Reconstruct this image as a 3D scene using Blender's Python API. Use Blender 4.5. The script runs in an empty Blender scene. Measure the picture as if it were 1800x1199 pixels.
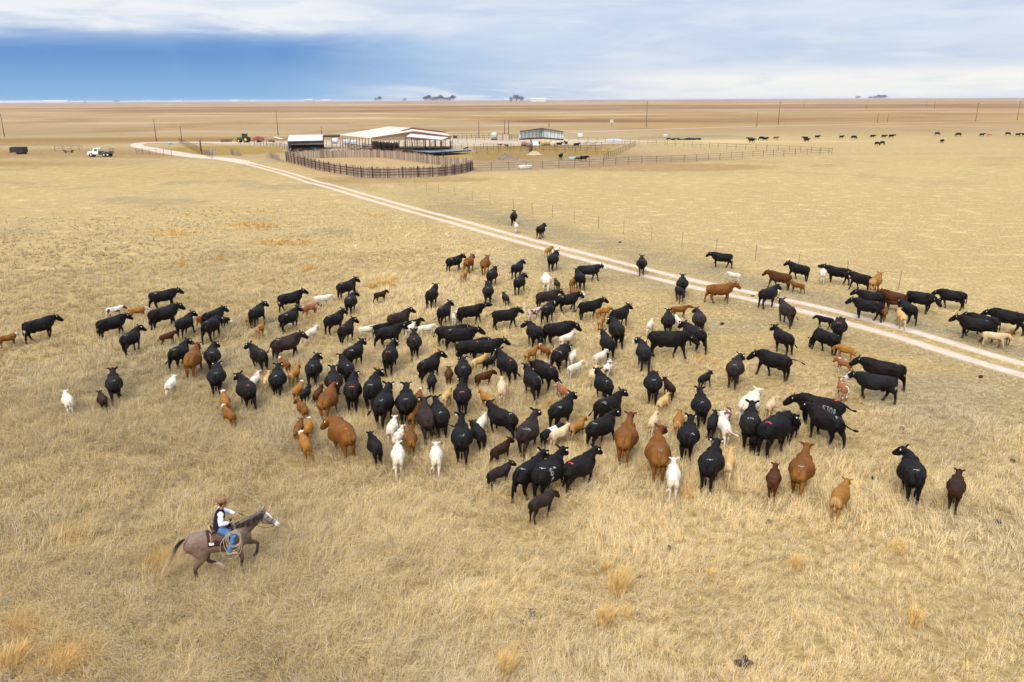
import bpy, bmesh, math, random
import numpy as np
from mathutils import Vector, Matrix
from mathutils.bvhtree import BVHTree
R = math.radians
sc = bpy.context.scene
COL = sc.collection
random.seed(7); RNG = np.random.default_rng(11)

# ---------------------------------------------------------------- camera
H, PITCH, ROLL, F = 13.0, R(17.03), R(0.27), 1386.0       # metres, radians, focal length in pixels of an 1800 px wide frame
fw = np.array([0, math.cos(PITCH), -math.sin(PITCH)])
r0 = np.array([1.0, 0, 0]); u0 = np.array([0, math.sin(PITCH), math.cos(PITCH)])
rt = r0*math.cos(ROLL) - u0*math.sin(ROLL)
up = u0*math.cos(ROLL) + r0*math.sin(ROLL)
cd = bpy.data.cameras.new('camera'); cam = bpy.data.objects.new('camera', cd); COL.objects.link(cam)
cd.sensor_width = 36; cd.lens = 36*F/1800; cd.clip_start = 0.5; cd.clip_end = 60000
M = Matrix(((rt[0], up[0], -fw[0], 0), (rt[1], up[1], -fw[1], 0), (rt[2], up[2], -fw[2], H), (0, 0, 0, 1)))
cam.matrix_world = M
sc.camera = cam

# ---------------------------------------------------------------- world, sun, exposure
SUN_EL, SUN_AZ = 42, 200        # azimuth clockwise from +Y
w = bpy.data.worlds.new("World"); sc.world = w; w.use_nodes = True
nt = w.node_tree; nt.nodes.clear()
def N(t, ty, **k):
    n = t.nodes.new(ty)
    for a, v in k.items():
        if a == 'ins':
            for i, x in v.items(): n.inputs[i].default_value = x
        else: setattr(n, a, v)
    return n
def L(t, a, b): t.links.new(a, b)
def math_(t, op, a, b=None, c=None, clamp=False):
    n = N(t, 'ShaderNodeMath', operation=op, use_clamp=clamp)
    for i, x in enumerate((a, b, c)):
        if x is None: continue
        if isinstance(x, (int, float)): n.inputs[i].default_value = x
        else: L(t, x, n.inputs[i])
    return n.outputs[0]
def mix_(t, f, a, b, blend='MIX'):
    n = N(t, 'ShaderNodeMix', data_type='RGBA', blend_type=blend)
    if isinstance(f, (int, float)): n.inputs[0].default_value = f
    else: L(t, f, n.inputs[0])
    for i, x in ((6, a), (7, b)):
        if isinstance(x, (tuple, list)): n.inputs[i].default_value = (*x[:3], 1)
        else: L(t, x, n.inputs[i])
    return n.outputs[2]
def smooth_(t, x, a, b):       # smoothstep a..b (may be reversed)
    n = N(t, 'ShaderNodeMapRange', interpolation_type='SMOOTHSTEP')
    L(t, x, n.inputs[0])
    if a < b: n.inputs[1].default_value, n.inputs[2].default_value, n.inputs[3].default_value, n.inputs[4].default_value = a, b, 0, 1
    else: n.inputs[1].default_value, n.inputs[2].default_value, n.inputs[3].default_value, n.inputs[4].default_value = b, a, 1, 0
    return n.outputs[0]
def s2l(r, g, b):
    f = lambda c: (c/255/12.92) if c/255 <= .04045 else ((c/255+.055)/1.055)**2.4
    return (f(r), f(g), f(b))
EXPO = 0.8
K = 2**(-EXPO)
def skc(r, g, b): return tuple(c*K for c in s2l(r, g, b))
tc = N(nt, 'ShaderNodeTexCoord'); sp = N(nt, 'ShaderNodeSeparateXYZ'); L(nt, tc.outputs['Generated'], sp.inputs[0])
az = math_(nt, 'MULTIPLY', math_(nt, 'ARCTAN2', sp.outputs[0], sp.outputs[1]), 57.2958)
el = math_(nt, 'MULTIPLY', math_(nt, 'ARCSINE', sp.outputs[2]), 57.2958)
cb = N(nt, 'ShaderNodeCombineXYZ'); L(nt, math_(nt, 'MULTIPLY', az, .05), cb.inputs[0]); L(nt, math_(nt, 'MULTIPLY', el, .32), cb.inputs[1])
# the az seam lies behind the camera
n1 = N(nt, 'ShaderNodeTexNoise', ins={'Scale': 1.3, 'Detail': 9, 'Roughness': .58, 'Distortion': .5}); L(nt, cb.outputs[0], n1.inputs[0])
n2 = N(nt, 'ShaderNodeTexNoise', ins={'Scale': 3.6, 'Detail': 7, 'Roughness': .55, 'Distortion': .6}); L(nt, cb.outputs[0], n2.inputs[0])
wob = math_(nt, 'MULTIPLY', math_(nt, 'SUBTRACT', n1.outputs[0], .5), 1.0)
wob2 = math_(nt, 'SUBTRACT', n2.outputs[0], .5)
elw = math_(nt, 'ADD', math_(nt, 'ADD', el, math_(nt, 'MULTIPLY', wob, 1.6)), math_(nt, 'MULTIPLY', wob2, .5))
azw = math_(nt, 'ADD', az, math_(nt, 'MULTIPLY', wob, 12))
# general cloud sheet: lavender-blue grey against white
sheet = mix_(nt, smooth_(nt, n1.outputs[0], .30, .70), skc(194, 208, 233), skc(221, 227, 241))
sheet = mix_(nt, math_(nt, 'MULTIPLY', smooth_(nt, n2.outputs[0], .45, .7), .30), sheet, skc(242, 243, 246))
# smooth blue veil in the middle of the frame
veil = math_(nt, 'MULTIPLY', math_(nt, 'MULTIPLY', smooth_(nt, azw, 12, -8), smooth_(nt, elw, 5.2, 3.0)), .85)
colr = mix_(nt, veil, sheet, skc(164, 194, 230))
# rain curtain: saturated blue low on the left
rain = math_(nt, 'MULTIPLY', smooth_(nt, azw, -3, -17), smooth_(nt, elw, 4.8, 2.9))
rainc = mix_(nt, smooth_(nt, el, 3.2, 0.1), skc(76, 136, 204), skc(128, 178, 225))
shafts = N(nt, 'ShaderNodeTexNoise', noise_dimensions='1D', ins={'Scale': .22, 'Detail': 3}); L(nt, math_(nt, 'ADD', az, math_(nt, 'MULTIPLY', el, .25)), shafts.inputs['W'])
rainc = mix_(nt, math_(nt, 'MULTIPLY', smooth_(nt, shafts.outputs[0], .45, .75), .16), rainc, skc(128, 176, 224))
colr = mix_(nt, math_(nt, 'MULTIPLY', rain, .96), colr, rainc)
# bright clouds low on the right
low = math_(nt, 'MULTIPLY', smooth_(nt, azw, -4, 16), smooth_(nt, elw, 2.3, 1.2))
colr = mix_(nt, math_(nt, 'MULTIPLY', low, smooth_(nt, n2.outputs[0], .12, .55)), colr, skc(247, 246, 243))
# thin white streaks near the horizon, centre
st = math_(nt, 'MULTIPLY', math_(nt, 'MULTIPLY', smooth_(nt, azw, -12, -3), smooth_(nt, el, 1.3, .7)), smooth_(nt, n2.outputs[0], .46, .62))
colr = mix_(nt, math_(nt, 'MULTIPLY', st, .8), colr, skc(232, 236, 243))
# white upper left cloud
ul = math_(nt, 'MULTIPLY', smooth_(nt, azw, -6, -14), smooth_(nt, elw, 3.9, 4.6))
colr = mix_(nt, math_(nt, 'MULTIPLY', ul, smooth_(nt, n2.outputs[0], .24, .62)), colr, skc(240, 242, 246))
# the overcast dome gets brighter towards the zenith
gain = math_(nt, 'ADD', 1.0, math_(nt, 'MULTIPLY', smooth_(nt, el, 9, 60), 2.3))
bgc = N(nt, 'ShaderNodeBackground'); L(nt, colr, bgc.inputs[0]); L(nt, gain, bgc.inputs[1])
sky = N(nt, 'ShaderNodeTexSky', sky_type='NISHITA', sun_disc=False, sun_elevation=R(SUN_EL), sun_rotation=R(SUN_AZ))
bgs = N(nt, 'ShaderNodeBackground', ins={1: .1}); L(nt, sky.outputs[0], bgs.inputs[0])
ms = N(nt, 'ShaderNodeMixShader', ins={0: .93}); L(nt, bgs.outputs[0], ms.inputs[1]); L(nt, bgc.outputs[0], ms.inputs[2])
wo = N(nt, 'ShaderNodeOutputWorld'); L(nt, ms.outputs[0], wo.inputs[0])
sl = bpy.data.lights.new('sun', 'SUN'); sl.energy = 1.5; sl.angle = R(14); sl.color = (1, .93, .82)
so = bpy.data.objects.new('sun', sl); COL.objects.link(so)
sd = Vector((math.sin(R(SUN_AZ))*math.cos(R(SUN_EL)), math.cos(R(SUN_AZ))*math.cos(R(SUN_EL)), math.sin(R(SUN_EL))))
so.rotation_euler = sd.to_track_quat('Z', 'Y').to_euler()
sc.view_settings.view_transform = 'Standard'; sc.view_settings.look = 'None'; sc.view_settings.gamma = 1
sc.view_settings.use_curve_mapping = False; sc.view_settings.exposure = EXPO
cy = sc.cycles
cy.max_bounces = 4; cy.diffuse_bounces = 3; cy.glossy_bounces = 2; cy.transmission_bounces = 2; cy.transparent_max_bounces = 4
cy.use_denoising = True; cy.use_adaptive_sampling = True; cy.adaptive_threshold = 0.02
cy.caustics_reflective = False; cy.caustics_refractive = False

# ---------------------------------------------------------------- geometry of the view
CAM = np.array([0, 0, H])
def at(x, y, h=0.0):
    """world point at height h seen at pixel (x, y) of the 1800 px wide photograph"""
    d = fw + rt*((x-900)/F) + up*((599.5-y)/F)
    t = (h-H)/d[2]
    return Vector((CAM + d*t).tolist())
def aty(x, y, Y):
    """world point on the line of sight of pixel (x, y) at distance Y ahead"""
    d = fw + rt*((x-900)/F) + up*((599.5-y)/F)
    return Vector((CAM + d*(Y/d[1])).tolist())
def proj(P):
    q = np.asarray(P, float) - CAM
    z = q@fw
    return 900 + F*(q@rt)/z, 599.5 - F*(q@up)/z
def azim(x): return math.degrees(math.atan2((x-900)/F, 1/ math.cos(PITCH)*1.0))

# ---------------------------------------------------------------- object helpers
def tag(o, label=None, cat=None, group=None, kind=None):
    if label: o['label'] = label
    if cat: o['category'] = cat
    if group: o['group'] = group
    if kind: o['kind'] = kind
    return o
def empty(name, loc, rz=0, label=None, cat=None, group=None):
    o = bpy.data.objects.new(name, None); COL.objects.link(o); o.location = loc; o.rotation_euler = (0, 0, rz)
    o.empty_display_size = .2
    return tag(o, label, cat, group)
def link(name, me, mat=None, parent=None, loc=None):
    o = bpy.data.objects.new(name, me); COL.objects.link(o)
    if mat is not None and not me.materials: me.materials.append(mat)
    if parent: o.parent = parent
    if loc is not None: o.location = loc
    return o
class MB:
    """collects vertices and faces, links them as one mesh object"""
    def __init__(s): s.v = []; s.f = []
    def add(s, vs, fs):
        o = len(s.v); s.v += [tuple(v) for v in vs]; s.f += [tuple(i+o for i in f) for f in fs]; return s
    def box(s, c, d, rz=0, M=None):
        c = Vector(c); hx, hy, hz = d[0]/2, d[1]/2, d[2]/2
        vs = [Vector((x, y, z)) for z in (-hz, hz) for y in (-hy, hy) for x in (-hx, hx)]
        Rm = M if M is not None else Matrix.Rotation(rz, 3, 'Z')
        vs = [Rm@v + c for v in vs]
        return s.add(vs, [(0, 2, 3, 1), (4, 5, 7, 6), (0, 1, 5, 4), (2, 6, 7, 3), (0, 4, 6, 2), (1, 3, 7, 5)])
    def beam(s, a, b, w, h=None):
        a, b = Vector(a), Vector(b); d = b-a; l = d.length
        if l < 1e-6: return s
        y = d/l; up_ = Vector((0, 0, 1)) if abs(y.z) < .95 else Vector((0, 1, 0))
        x = y.cross(up_).normalized(); z = x.cross(y)
        return s.box((a+b)/2, (w, l, h or w), M=Matrix((x, y, z)).transposed())
    def tube(s, pts, r, n=8, cap=True):
        v, f = loft([(p[0], p[1], p[2], (r if not hasattr(r, '__len__') else r[i]), (r if not hasattr(r, '__len__') else r[i])) for i, p in enumerate(pts)], n=n)
        return s.add(v, f)
    def quadslab(s, pts, t):
        """four corner points (top face), thickness t downwards"""
        vs = [Vector(p) for p in pts] + [Vector(p)-Vector((0, 0, t)) for p in pts]
        return s.add(vs, [(0, 1, 2, 3), (7, 6, 5, 4), (0, 4, 5, 1), (1, 5, 6, 2), (2, 6, 7, 3), (3, 7, 4, 0)])
    def mesh(s, name, smooth=False):
        me = bpy.data.meshes.new(name); me.from_pydata(s.v, [], s.f); me.validate(); me.update()
        bm = bmesh.new(); bm.from_mesh(me); bmesh.ops.recalc_face_normals(bm, faces=bm.faces); bm.to_mesh(me); bm.free()
        if smooth: me.polygons.foreach_set('use_smooth', [True]*len(me.polygons))
        return me
    def build(s, name, mat, parent=None, smooth=False, loc=None):
        return link(name, s.mesh(name, smooth), mat, parent, loc)
def loft(path, n=12, hint=None):
    """closed tube through (x, y, z, half width, half depth) stations"""
    P = [Vector(p[:3]) for p in path]; vs = []; fs = []; ps = None
    m = len(P)
    for i in range(m):
        T = (P[min(i+1, m-1)]-P[max(i-1, 0)]).normalized()
        h = Vector(hint) if hint else (Vector((0, 0, 1)) if abs(T.z) < .8 else Vector((0, 1, 0)))
        S = T.cross(h)
        if S.length < 1e-4: S = T.cross(Vector((0, 1, 0)) if abs(T.y) < .9 else Vector((1, 0, 0)))
        S.normalize()
        if ps is not None and S.dot(ps) < 0: S = -S
        ps = S.copy(); U = S.cross(T)
        for k in range(n):
            a = 2*math.pi*k/n
            vs.append(P[i] + S*(path[i][3]*math.cos(a)) + U*(path[i][4]*math.sin(a)))
    for i in range(m-1):
        for k in range(n):
            k2 = (k+1) % n
            fs.append((i*n+k, i*n+k2, (i+1)*n+k2, (i+1)*n+k))
    fs.append(tuple(range(n))[::-1]); fs.append(tuple((m-1)*n+k for k in range(n)))
    return vs, fs
def ellipsoid(c, r, nu=10, nv=7, M=None):
    vs = []; fs = []; c = Vector(c)
    for j in range(1, nv):
        for i in range(nu):
            t = math.pi*j/nv; p = 2*math.pi*i/nu
            v = Vector((r[0]*math.sin(t)*math.cos(p), r[1]*math.sin(t)*math.sin(p), r[2]*math.cos(t)))
            vs.append((M@v if M is not None else v)+c)
    a = Vector((0, 0, r[2])); b = Vector((0, 0, -r[2]))
    vs += [(M@a if M is not None else a)+c, (M@b if M is not None else b)+c]
    T, B = len(vs)-2, len(vs)-1
    for j in range(nv-2):
        for i in range(nu):
            i2 = (i+1) % nu; fs.append((j*nu+i, (j+1)*nu+i, (j+1)*nu+i2, j*nu+i2))
    for i in range(nu):
        i2 = (i+1) % nu; fs.append((T, i, i2)); fs.append((B, (nv-2)*nu+i2, (nv-2)*nu+i))
    return vs, fs
def remesh(mb, voxel, smooth=4, name='body', fac=.5):
    """fuse overlapping closed shells into one continuous skin"""
    me = mb.mesh(name+'_raw'); ob = bpy.data.objects.new('tmp', me); COL.objects.link(ob)
    m = ob.modifiers.new('r', 'REMESH'); m.mode = 'VOXEL'; m.voxel_size = voxel; m.use_smooth_shade = True
    s = ob.modifiers.new('s', 'SMOOTH'); s.factor = fac; s.iterations = smooth
    dg = bpy.context.evaluated_depsgraph_get(); ev = ob.evaluated_get(dg)
    out = bpy.data.meshes.new_from_object(ev, depsgraph=dg); out.name = name
    bpy.data.objects.remove(ob); bpy.data.meshes.remove(me)
    out.materials.clear()
    out.polygons.foreach_set('use_smooth', [True]*len(out.polygons))
    return out
def verts(me):
    a = np.empty(len(me.vertices)*3, np.float32); me.vertices.foreach_get('co', a); return a.reshape(-1, 3)
def fattr(me, name, vals):
    at_ = me.attributes.new(name, 'FLOAT', 'POINT'); at_.data.foreach_set('value', np.asarray(vals, np.float32))
def cattr(me, name, cols):
    at_ = me.attributes.new(name, 'FLOAT_COLOR', 'POINT'); at_.data.foreach_set('color', np.asarray(cols, np.float32).ravel())
def sstep(x, a, b):
    t = np.clip((x-a)/(b-a), 0, 1); return t*t*(3-2*t)

# ---------------------------------------------------------------- materials
def material(name):
    m = bpy.data.materials.new(name); m.use_nodes = True; t = m.node_tree
    b = t.nodes['Principled BSDF']
    return m, t, b
def simple(name, c, rough=.7, metal=0, var=.15, scale=3.0, spec=.3, bump=0.0, c2=None):
    """colour with procedural wear: two noise scales vary the base colour"""
    m, t, b = material(name)
    tc = N(t, 'ShaderNodeTexCoord')
    n = N(t, 'ShaderNodeTexNoise', ins={'Scale': scale, 'Detail': 6, 'Roughness': .65}); L(t, tc.outputs['Object'], n.inputs[0])
    dark = tuple(x*(1-var*1.6) for x in c); lite = tuple(min(1, x*(1+var)) for x in c) if c2 is None else c2
    col = mix_(t, smooth_(t, n.outputs[0], .3, .7), dark, lite)
    L(t, col, b.inputs['Base Color'])
    b.inputs['Roughness'].default_value = rough; b.inputs['Metallic'].default_value = metal
    b.inputs['Specular IOR Level'].default_value = spec
    if bump:
        bp = N(t, 'ShaderNodeBump', ins={'Strength': bump, 'Distance': .02}); L(t, n.outputs[0], bp.inputs['Height']); L(t, bp.outputs[0], b.inputs['Normal'])
    return m
def planks(name, c, c2, axis=0, width=.15):
    """weathered boards: a random tone per board along one object axis"""
    m, t, b = material(name)
    tc = N(t, 'ShaderNodeTexCoord'); n = N(t, 'ShaderNodeTexNoise', ins={'Scale': 1.0, 'Detail': 5}); mp = N(t, 'ShaderNodeMapping'); mp.inputs['Scale'].default_value = (9, 9, 1.2)
    L(t, tc.outputs['Object'], mp.inputs[0]); L(t, mp.outputs[0], n.inputs[0])
    a = N(t, 'ShaderNodeAttribute', attribute_name='tone')
    f = math_(t, 'ADD', math_(t, 'MULTIPLY', a.outputs['Fac'], .75), math_(t, 'MULTIPLY', n.outputs[0], .4), clamp=True)
    L(t, mix_(t, f, c, c2), b.inputs['Base Color']); b.inputs['Roughness'].default_value = .9; b.inputs['Specular IOR Level'].default_value = .1
    return m
# ================================================================ GROUND, ROAD, GRASS
def vnoise(x, y, s, seed=0, octv=3):
    """value noise on world coordinates"""
    out = np.zeros_like(x, dtype=float); amp = 1; tot = 0
    for o in range(octv):
        X = x/s; Y = y/s
        xi = np.floor(X).astype(np.int64); yi = np.floor(Y).astype(np.int64)
        fx = X-xi; fy = Y-yi; fx = fx*fx*(3-2*fx); fy = fy*fy*(3-2*fy)
        def h(a, b):
            n = (a*374761393 + b*668265263 + (seed+o)*1442695041) & 0x7fffffff
            n = ((n ^ (n >> 13))*1274126177) & 0x7fffffff
            return ((n ^ (n >> 16)) & 0xffff)/65535.0
        out += amp*((h(xi, yi)*(1-fx)+h(xi+1, yi)*fx)*(1-fy) + (h(xi, yi+1)*(1-fx)+h(xi+1, yi+1)*fx)*fy)
        tot += amp; amp *= .5; s = s/2.1
    return out/tot
ALB = .64      # scales picture colours down to ground albedo
def gc(r, g, b): return np.array(s2l(r, g, b))*ALB*np.array([1.0, 1.0, .95])
STRAW, PALE, GREYS = gc(208, 181, 130), gc(226, 200, 150), gc(186, 168, 134)
BROWN, RUST, ORNG, OLIVE, DIRT, PENC = gc(176, 142, 98), gc(160, 126, 102), gc(204, 168, 118), gc(186, 156, 92), gc(232, 214, 198), gc(186, 162, 130)
def ell(x, y, cx, cy, rx, ry, soft=.35):
    return 1-sstep(((x-cx)/rx)**2+((y-cy)/ry)**2, 1-soft, 1+soft)
def tint(P):
    """ground colour for world points (n, 3): the regions of the prairie and farmyard"""
    x, y = proj(P); wx, wy = P[:, 0], P[:, 1]
    y = y - (900-x)*.0047                              # level the roll
    n1 = vnoise(wx, wy, 40, 1); n2 = vnoise(wx, wy, 9, 2); n3 = vnoise(wx*.35, wy, 130, 3); n4 = vnoise(wx*.2, wy, 420, 4)
    yy = y + (n3-.5)*4*sstep(y, 520, 230) 
    yf = y + (n4-.5)*5.5 + (vnoise(wx, wy, 90, 9)-.5)*4
    c = np.tile(STRAW, (len(x), 1))
    def lay(col, m):
        nonlocal c; m = np.clip(m, 0, 1)[:, None]; c = c*(1-m)+col*m
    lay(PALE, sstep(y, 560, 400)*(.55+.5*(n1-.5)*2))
    lay(GREYS, sstep(n1, .55, .75)*.5*sstep(y, 300, 420))
    lay(PALE, sstep(n2, .6, .8)*.35)
    lay(GREYS*.92, sstep(n2, .42, .25)*.45)
    rl = x*.262+178                                     # line of the track through the picture
    lay(PALE, sstep(y, rl-40, rl-70)*.5*sstep(y, 285, 320))
    lay(GREYS, (1-sstep(np.abs(y-(rl-26)), 4, 26))*.75*sstep(x, 650, 900)*(.5+n2))
    lay(GREYS*.95, (1-sstep(np.abs(y-(rl+22)), 4, 18))*.5*sstep(x, 800, 1000)*(.3+n2))
    lay(GREYS, ell(x, y, 1640, 700, 120, 40)*.7); lay(GREYS, ell(x, y, 1760, 720, 160, 50)*.5)
    lay(GREYS, ell(x, y, 1290, 575, 70, 14)*.6)
    # beyond the corral line
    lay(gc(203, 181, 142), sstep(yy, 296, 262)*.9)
    lay(BROWN, sstep(np.abs(y-266+4*(n2-.5)*2), 12, 3)*sstep(x, 430, 250)*(.35+.9*n3))
    lay(BROWN, sstep(np.abs(y-284), 8, 1)*sstep(x, 330, 100)*n2)
    lay(BROWN*1.02, sstep(np.abs(y-243), 7, 2)*sstep(x, 640, 520)*.9)
    lay(BROWN*.9, sstep(np.abs(y-250), 3, 1)*sstep(x, 300, 100)*.6)
    lay(OLIVE, ell(x, y, 400, 262, 120, 8)*.9)
    lay(OLIVE, ell(x, y, 760, 272, 120, 8)*.6)
    fl = np.interp(x, [832, 940, 1114, 1308, 1462], [300, 297, 288, 279, 272]); re_ = np.interp(x, [832, 1000, 1173, 1313, 1462], [252, 251, 256, 263, 271])
    wob = (n2-.5)*3
    pen = sstep(x, 826, 838)*sstep(y+wob, re_-1, re_+1.5)*(1-sstep(y+wob, fl+1, fl+5))
    lay(gc(184, 160, 132), pen*.92)
    lay(gc(196, 172, 140), pen*sstep(n1, .45, .65)*.6)
    lay(OLIVE*.92, pen*sstep(x, 1130, 1060)*sstep(y, fl-14, fl-20)*(.35+.7*n2))
    lay(GREYS*.95, ell(x, y, 1220, 244, 110, 5)*.8)
    lay(BROWN, ell(x, y, 1170, 296, 190, 7)*.5)
    lay(gc(214, 184, 140), ell(x, y, 668, 292, 165, 19, .2)*.9)
    lay(BROWN, ell(x, y, 690, 315, 180, 6)*.5)
    lay(DIRT, ell(x, y, 800, 250, 330, 6.5)*.95)
    lay(DIRT, ell(x, y, 610, 262, 110, 5)*.85)
    lay(DIRT*.95, ell(x, y, 470, 249, 100, 3.2)*.9)
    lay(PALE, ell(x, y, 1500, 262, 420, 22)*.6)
    # far prairie strips and painted horizon haze
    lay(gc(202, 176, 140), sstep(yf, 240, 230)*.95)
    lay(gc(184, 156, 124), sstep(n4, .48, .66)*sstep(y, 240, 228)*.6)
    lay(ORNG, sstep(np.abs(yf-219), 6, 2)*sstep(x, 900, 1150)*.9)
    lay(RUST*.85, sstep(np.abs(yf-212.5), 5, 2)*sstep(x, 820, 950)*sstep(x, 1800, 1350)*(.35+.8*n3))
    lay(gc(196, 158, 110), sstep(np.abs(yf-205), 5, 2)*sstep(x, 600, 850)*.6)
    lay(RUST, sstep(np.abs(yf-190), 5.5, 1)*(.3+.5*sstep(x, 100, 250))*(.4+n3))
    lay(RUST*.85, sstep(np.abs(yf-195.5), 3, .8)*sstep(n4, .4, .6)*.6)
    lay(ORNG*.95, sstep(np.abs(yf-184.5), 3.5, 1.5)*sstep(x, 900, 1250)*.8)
    lay(gc(190, 160, 138), sstep(y, 182.5, 179.5)*.9)  # this and the next tone put distance haze into the ground colour
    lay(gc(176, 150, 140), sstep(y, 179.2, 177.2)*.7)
    lay(BROWN*.95, sstep(vnoise(wx, wy*1.0, 60, 14), .56, .70)*sstep(y, 238, 228)*.5)
    return c
def ground_nodes(t):
    """straw ground colour from the region tint and several scales of mottling"""
    tc = N(t, 'ShaderNodeTexCoord')
    a = N(t, 'ShaderNodeAttribute', attribute_name='tint')
    def noise(s, d, rg=.6, sc=(1, 1, 1)):
        mp = N(t, 'ShaderNodeMapping'); mp.inputs['Scale'].default_value = sc; L(t, tc.outputs['Object'], mp.inputs[0])
        n = N(t, 'ShaderNodeTexNoise', ins={'Scale': s, 'Detail': d, 'Roughness': rg}); L(t, mp.outputs[0], n.inputs[0]); return n.outputs[0]
    f1, f2, f3 = noise(3.5, 8, .75), noise(.5, 6), noise(.06, 5, .6, (1, 1.0, 1))
    c = mix_(t, math_(t, 'MULTIPLY', smooth_(t, f1, .40, .62), .8), mix_(t, 1.0, a.outputs['Color'], (.58, .55, .50), 'MULTIPLY'), a.outputs['Color'])
    c = mix_(t, math_(t, 'MULTIPLY', smooth_(t, f2, .5, .3), .45), c, mix_(t, 1.0, a.outputs['Color'], (.66, .66, .66), 'MULTIPLY'))
    c = mix_(t, math_(t, 'MULTIPLY', smooth_(t, f2, .55, .72), .4), c, mix_(t, 1.0, a.outputs['Color'], (1.25, 1.22, 1.15), 'MULTIPLY'))
    c = mix_(t, math_(t, 'MULTIPLY', smooth_(t, f3, .5, .3), .35), c, mix_(t, 1.0, a.outputs['Color'], (.78, .74, .68), 'MULTIPLY'))
    f4, f5 = noise(.011, 6, .62, (.45, 1, 1)), noise(.0028, 6, .6, (.4, 1, 1))
    dd = N(t, 'ShaderNodeVectorMath', operation='LENGTH'); L(t, tc.outputs['Object'], dd.inputs[0]); far = smooth_(t, dd.outputs['Value'], 90, 320)
    c = mix_(t, math_(t, 'MULTIPLY', math_(t, 'MULTIPLY', smooth_(t, f4, .52, .40), far), .55), c, mix_(t, 1.0, a.outputs['Color'], (.70, .62, .54), 'MULTIPLY'))
    c = mix_(t, math_(t, 'MULTIPLY', math_(t, 'MULTIPLY', smooth_(t, f4, .54, .62), far), .5), c, mix_(t, 1.0, a.outputs['Color'], (1.22, 1.18, 1.10), 'MULTIPLY'))
    f6 = noise(.75, 5, .65, (.6, 1, 1)); mid_ = math_(t, 'MULTIPLY', smooth_(t, dd.outputs['Value'], 40, 75), smooth_(t, dd.outputs['Value'], 420, 220))
    c = mix_(t, math_(t, 'MULTIPLY', math_(t, 'MULTIPLY', smooth_(t, f6, .50, .36), mid_), .32), c, mix_(t, 1.0, a.outputs['Color'], (.66, .62, .55), 'MULTIPLY'))
    c = mix_(t, math_(t, 'MULTIPLY', math_(t, 'MULTIPLY', smooth_(t, f6, .54, .66), mid_), .5), c, mix_(t, 1.0, a.outputs['Color'], (1.24, 1.21, 1.14), 'MULTIPLY'))
    far2 = smooth_(t, dd.outputs['Value'], 350, 1200)
    c = mix_(t, math_(t, 'MULTIPLY', math_(t, 'MULTIPLY', smooth_(t, f5, .50, .42), far2), .6), c, mix_(t, 1.0, a.outputs['Color'], (.74, .60, .50), 'MULTIPLY'))
    c = mix_(t, math_(t, 'MULTIPLY', math_(t, 'MULTIPLY', smooth_(t, f5, .54, .60), far2), .6), c, mix_(t, 1.0, a.outputs['Color'], (1.25, 1.22, 1.15), 'MULTIPLY'))
    return c, f1
mg, t, b = material('prairie_ground'); c, f1 = ground_nodes(t); L(t, c, b.inputs['Base Color']); b.inputs['Roughness'].default_value = 1; b.inputs['Specular IOR Level'].default_value = 0
bp = N(t, 'ShaderNodeBump', ins={'Strength': .7, 'Distance': .12}); L(t, f1, bp.inputs['Height']); L(t, bp.outputs[0], b.inputs['Normal'])
# radial sheet: dense inside the view, coarse elsewhere, out to the horizon
rr = np.concatenate([[0.0, 5.0, 9.0], 12*np.exp(np.linspace(0, math.log(28000/12), 500))])
aa = np.radians(np.concatenate([np.arange(-180, -42, 6.0), np.arange(-42, 42, .22), np.arange(42, 180, 6.0)]))
A, RR = np.meshgrid(aa, rr)
X = (RR*np.sin(A)); Y = RR*np.cos(A)
P = np.stack([X.ravel(), Y.ravel(), np.zeros(X.size)], 1)
na = len(aa); nr = len(rr)
i = np.arange(nr-1)[:, None]*na; j = np.arange(na)[None, :]; j2 = (np.arange(na)+1)[None, :] % na
Q = np.stack([i+j, i+j2, i+na+j2, i+na+j], -1).reshape(-1, 4)
Q = Q[na:]                                            # drop degenerate first ring, centre fan below
def npmesh(name, P, Q):
    me = bpy.data.meshes.new(name); me.vertices.add(len(P)); me.vertices.foreach_set('co', P.astype(np.float32).ravel())
    k = Q.shape[1]; me.loops.add(Q.size); me.loops.foreach_set('vertex_index', Q.astype(np.int32).ravel())
    me.polygons.add(len(Q)); me.polygons.foreach_set('loop_start', np.arange(0, Q.size, k, dtype=np.int32))
    me.update(calc_edges=True); return me
Pf = P.copy(); front = P[:, 1] > 6
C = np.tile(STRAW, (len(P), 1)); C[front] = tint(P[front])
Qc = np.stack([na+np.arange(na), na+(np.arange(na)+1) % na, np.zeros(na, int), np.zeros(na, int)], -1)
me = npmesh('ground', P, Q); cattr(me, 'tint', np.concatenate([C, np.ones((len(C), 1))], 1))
bm = bmesh.new(); bm.from_mesh(me); bm.verts.ensure_lookup_table()
bm.faces.new([bm.verts[na+k] for k in range(na)]); bmesh.ops.delete(bm, geom=[bm.verts[k] for k in range(na)], context='VERTS')
bmesh.ops.recalc_face_normals(bm, faces=bm.faces); bm.to_mesh(me); bm.free()
if me.polygons[10].normal.z < 0: me.flip_normals()
tag(link('ground', me, mg), 'dry straw prairie ground reaching to the horizon', kind='structure')

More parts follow.
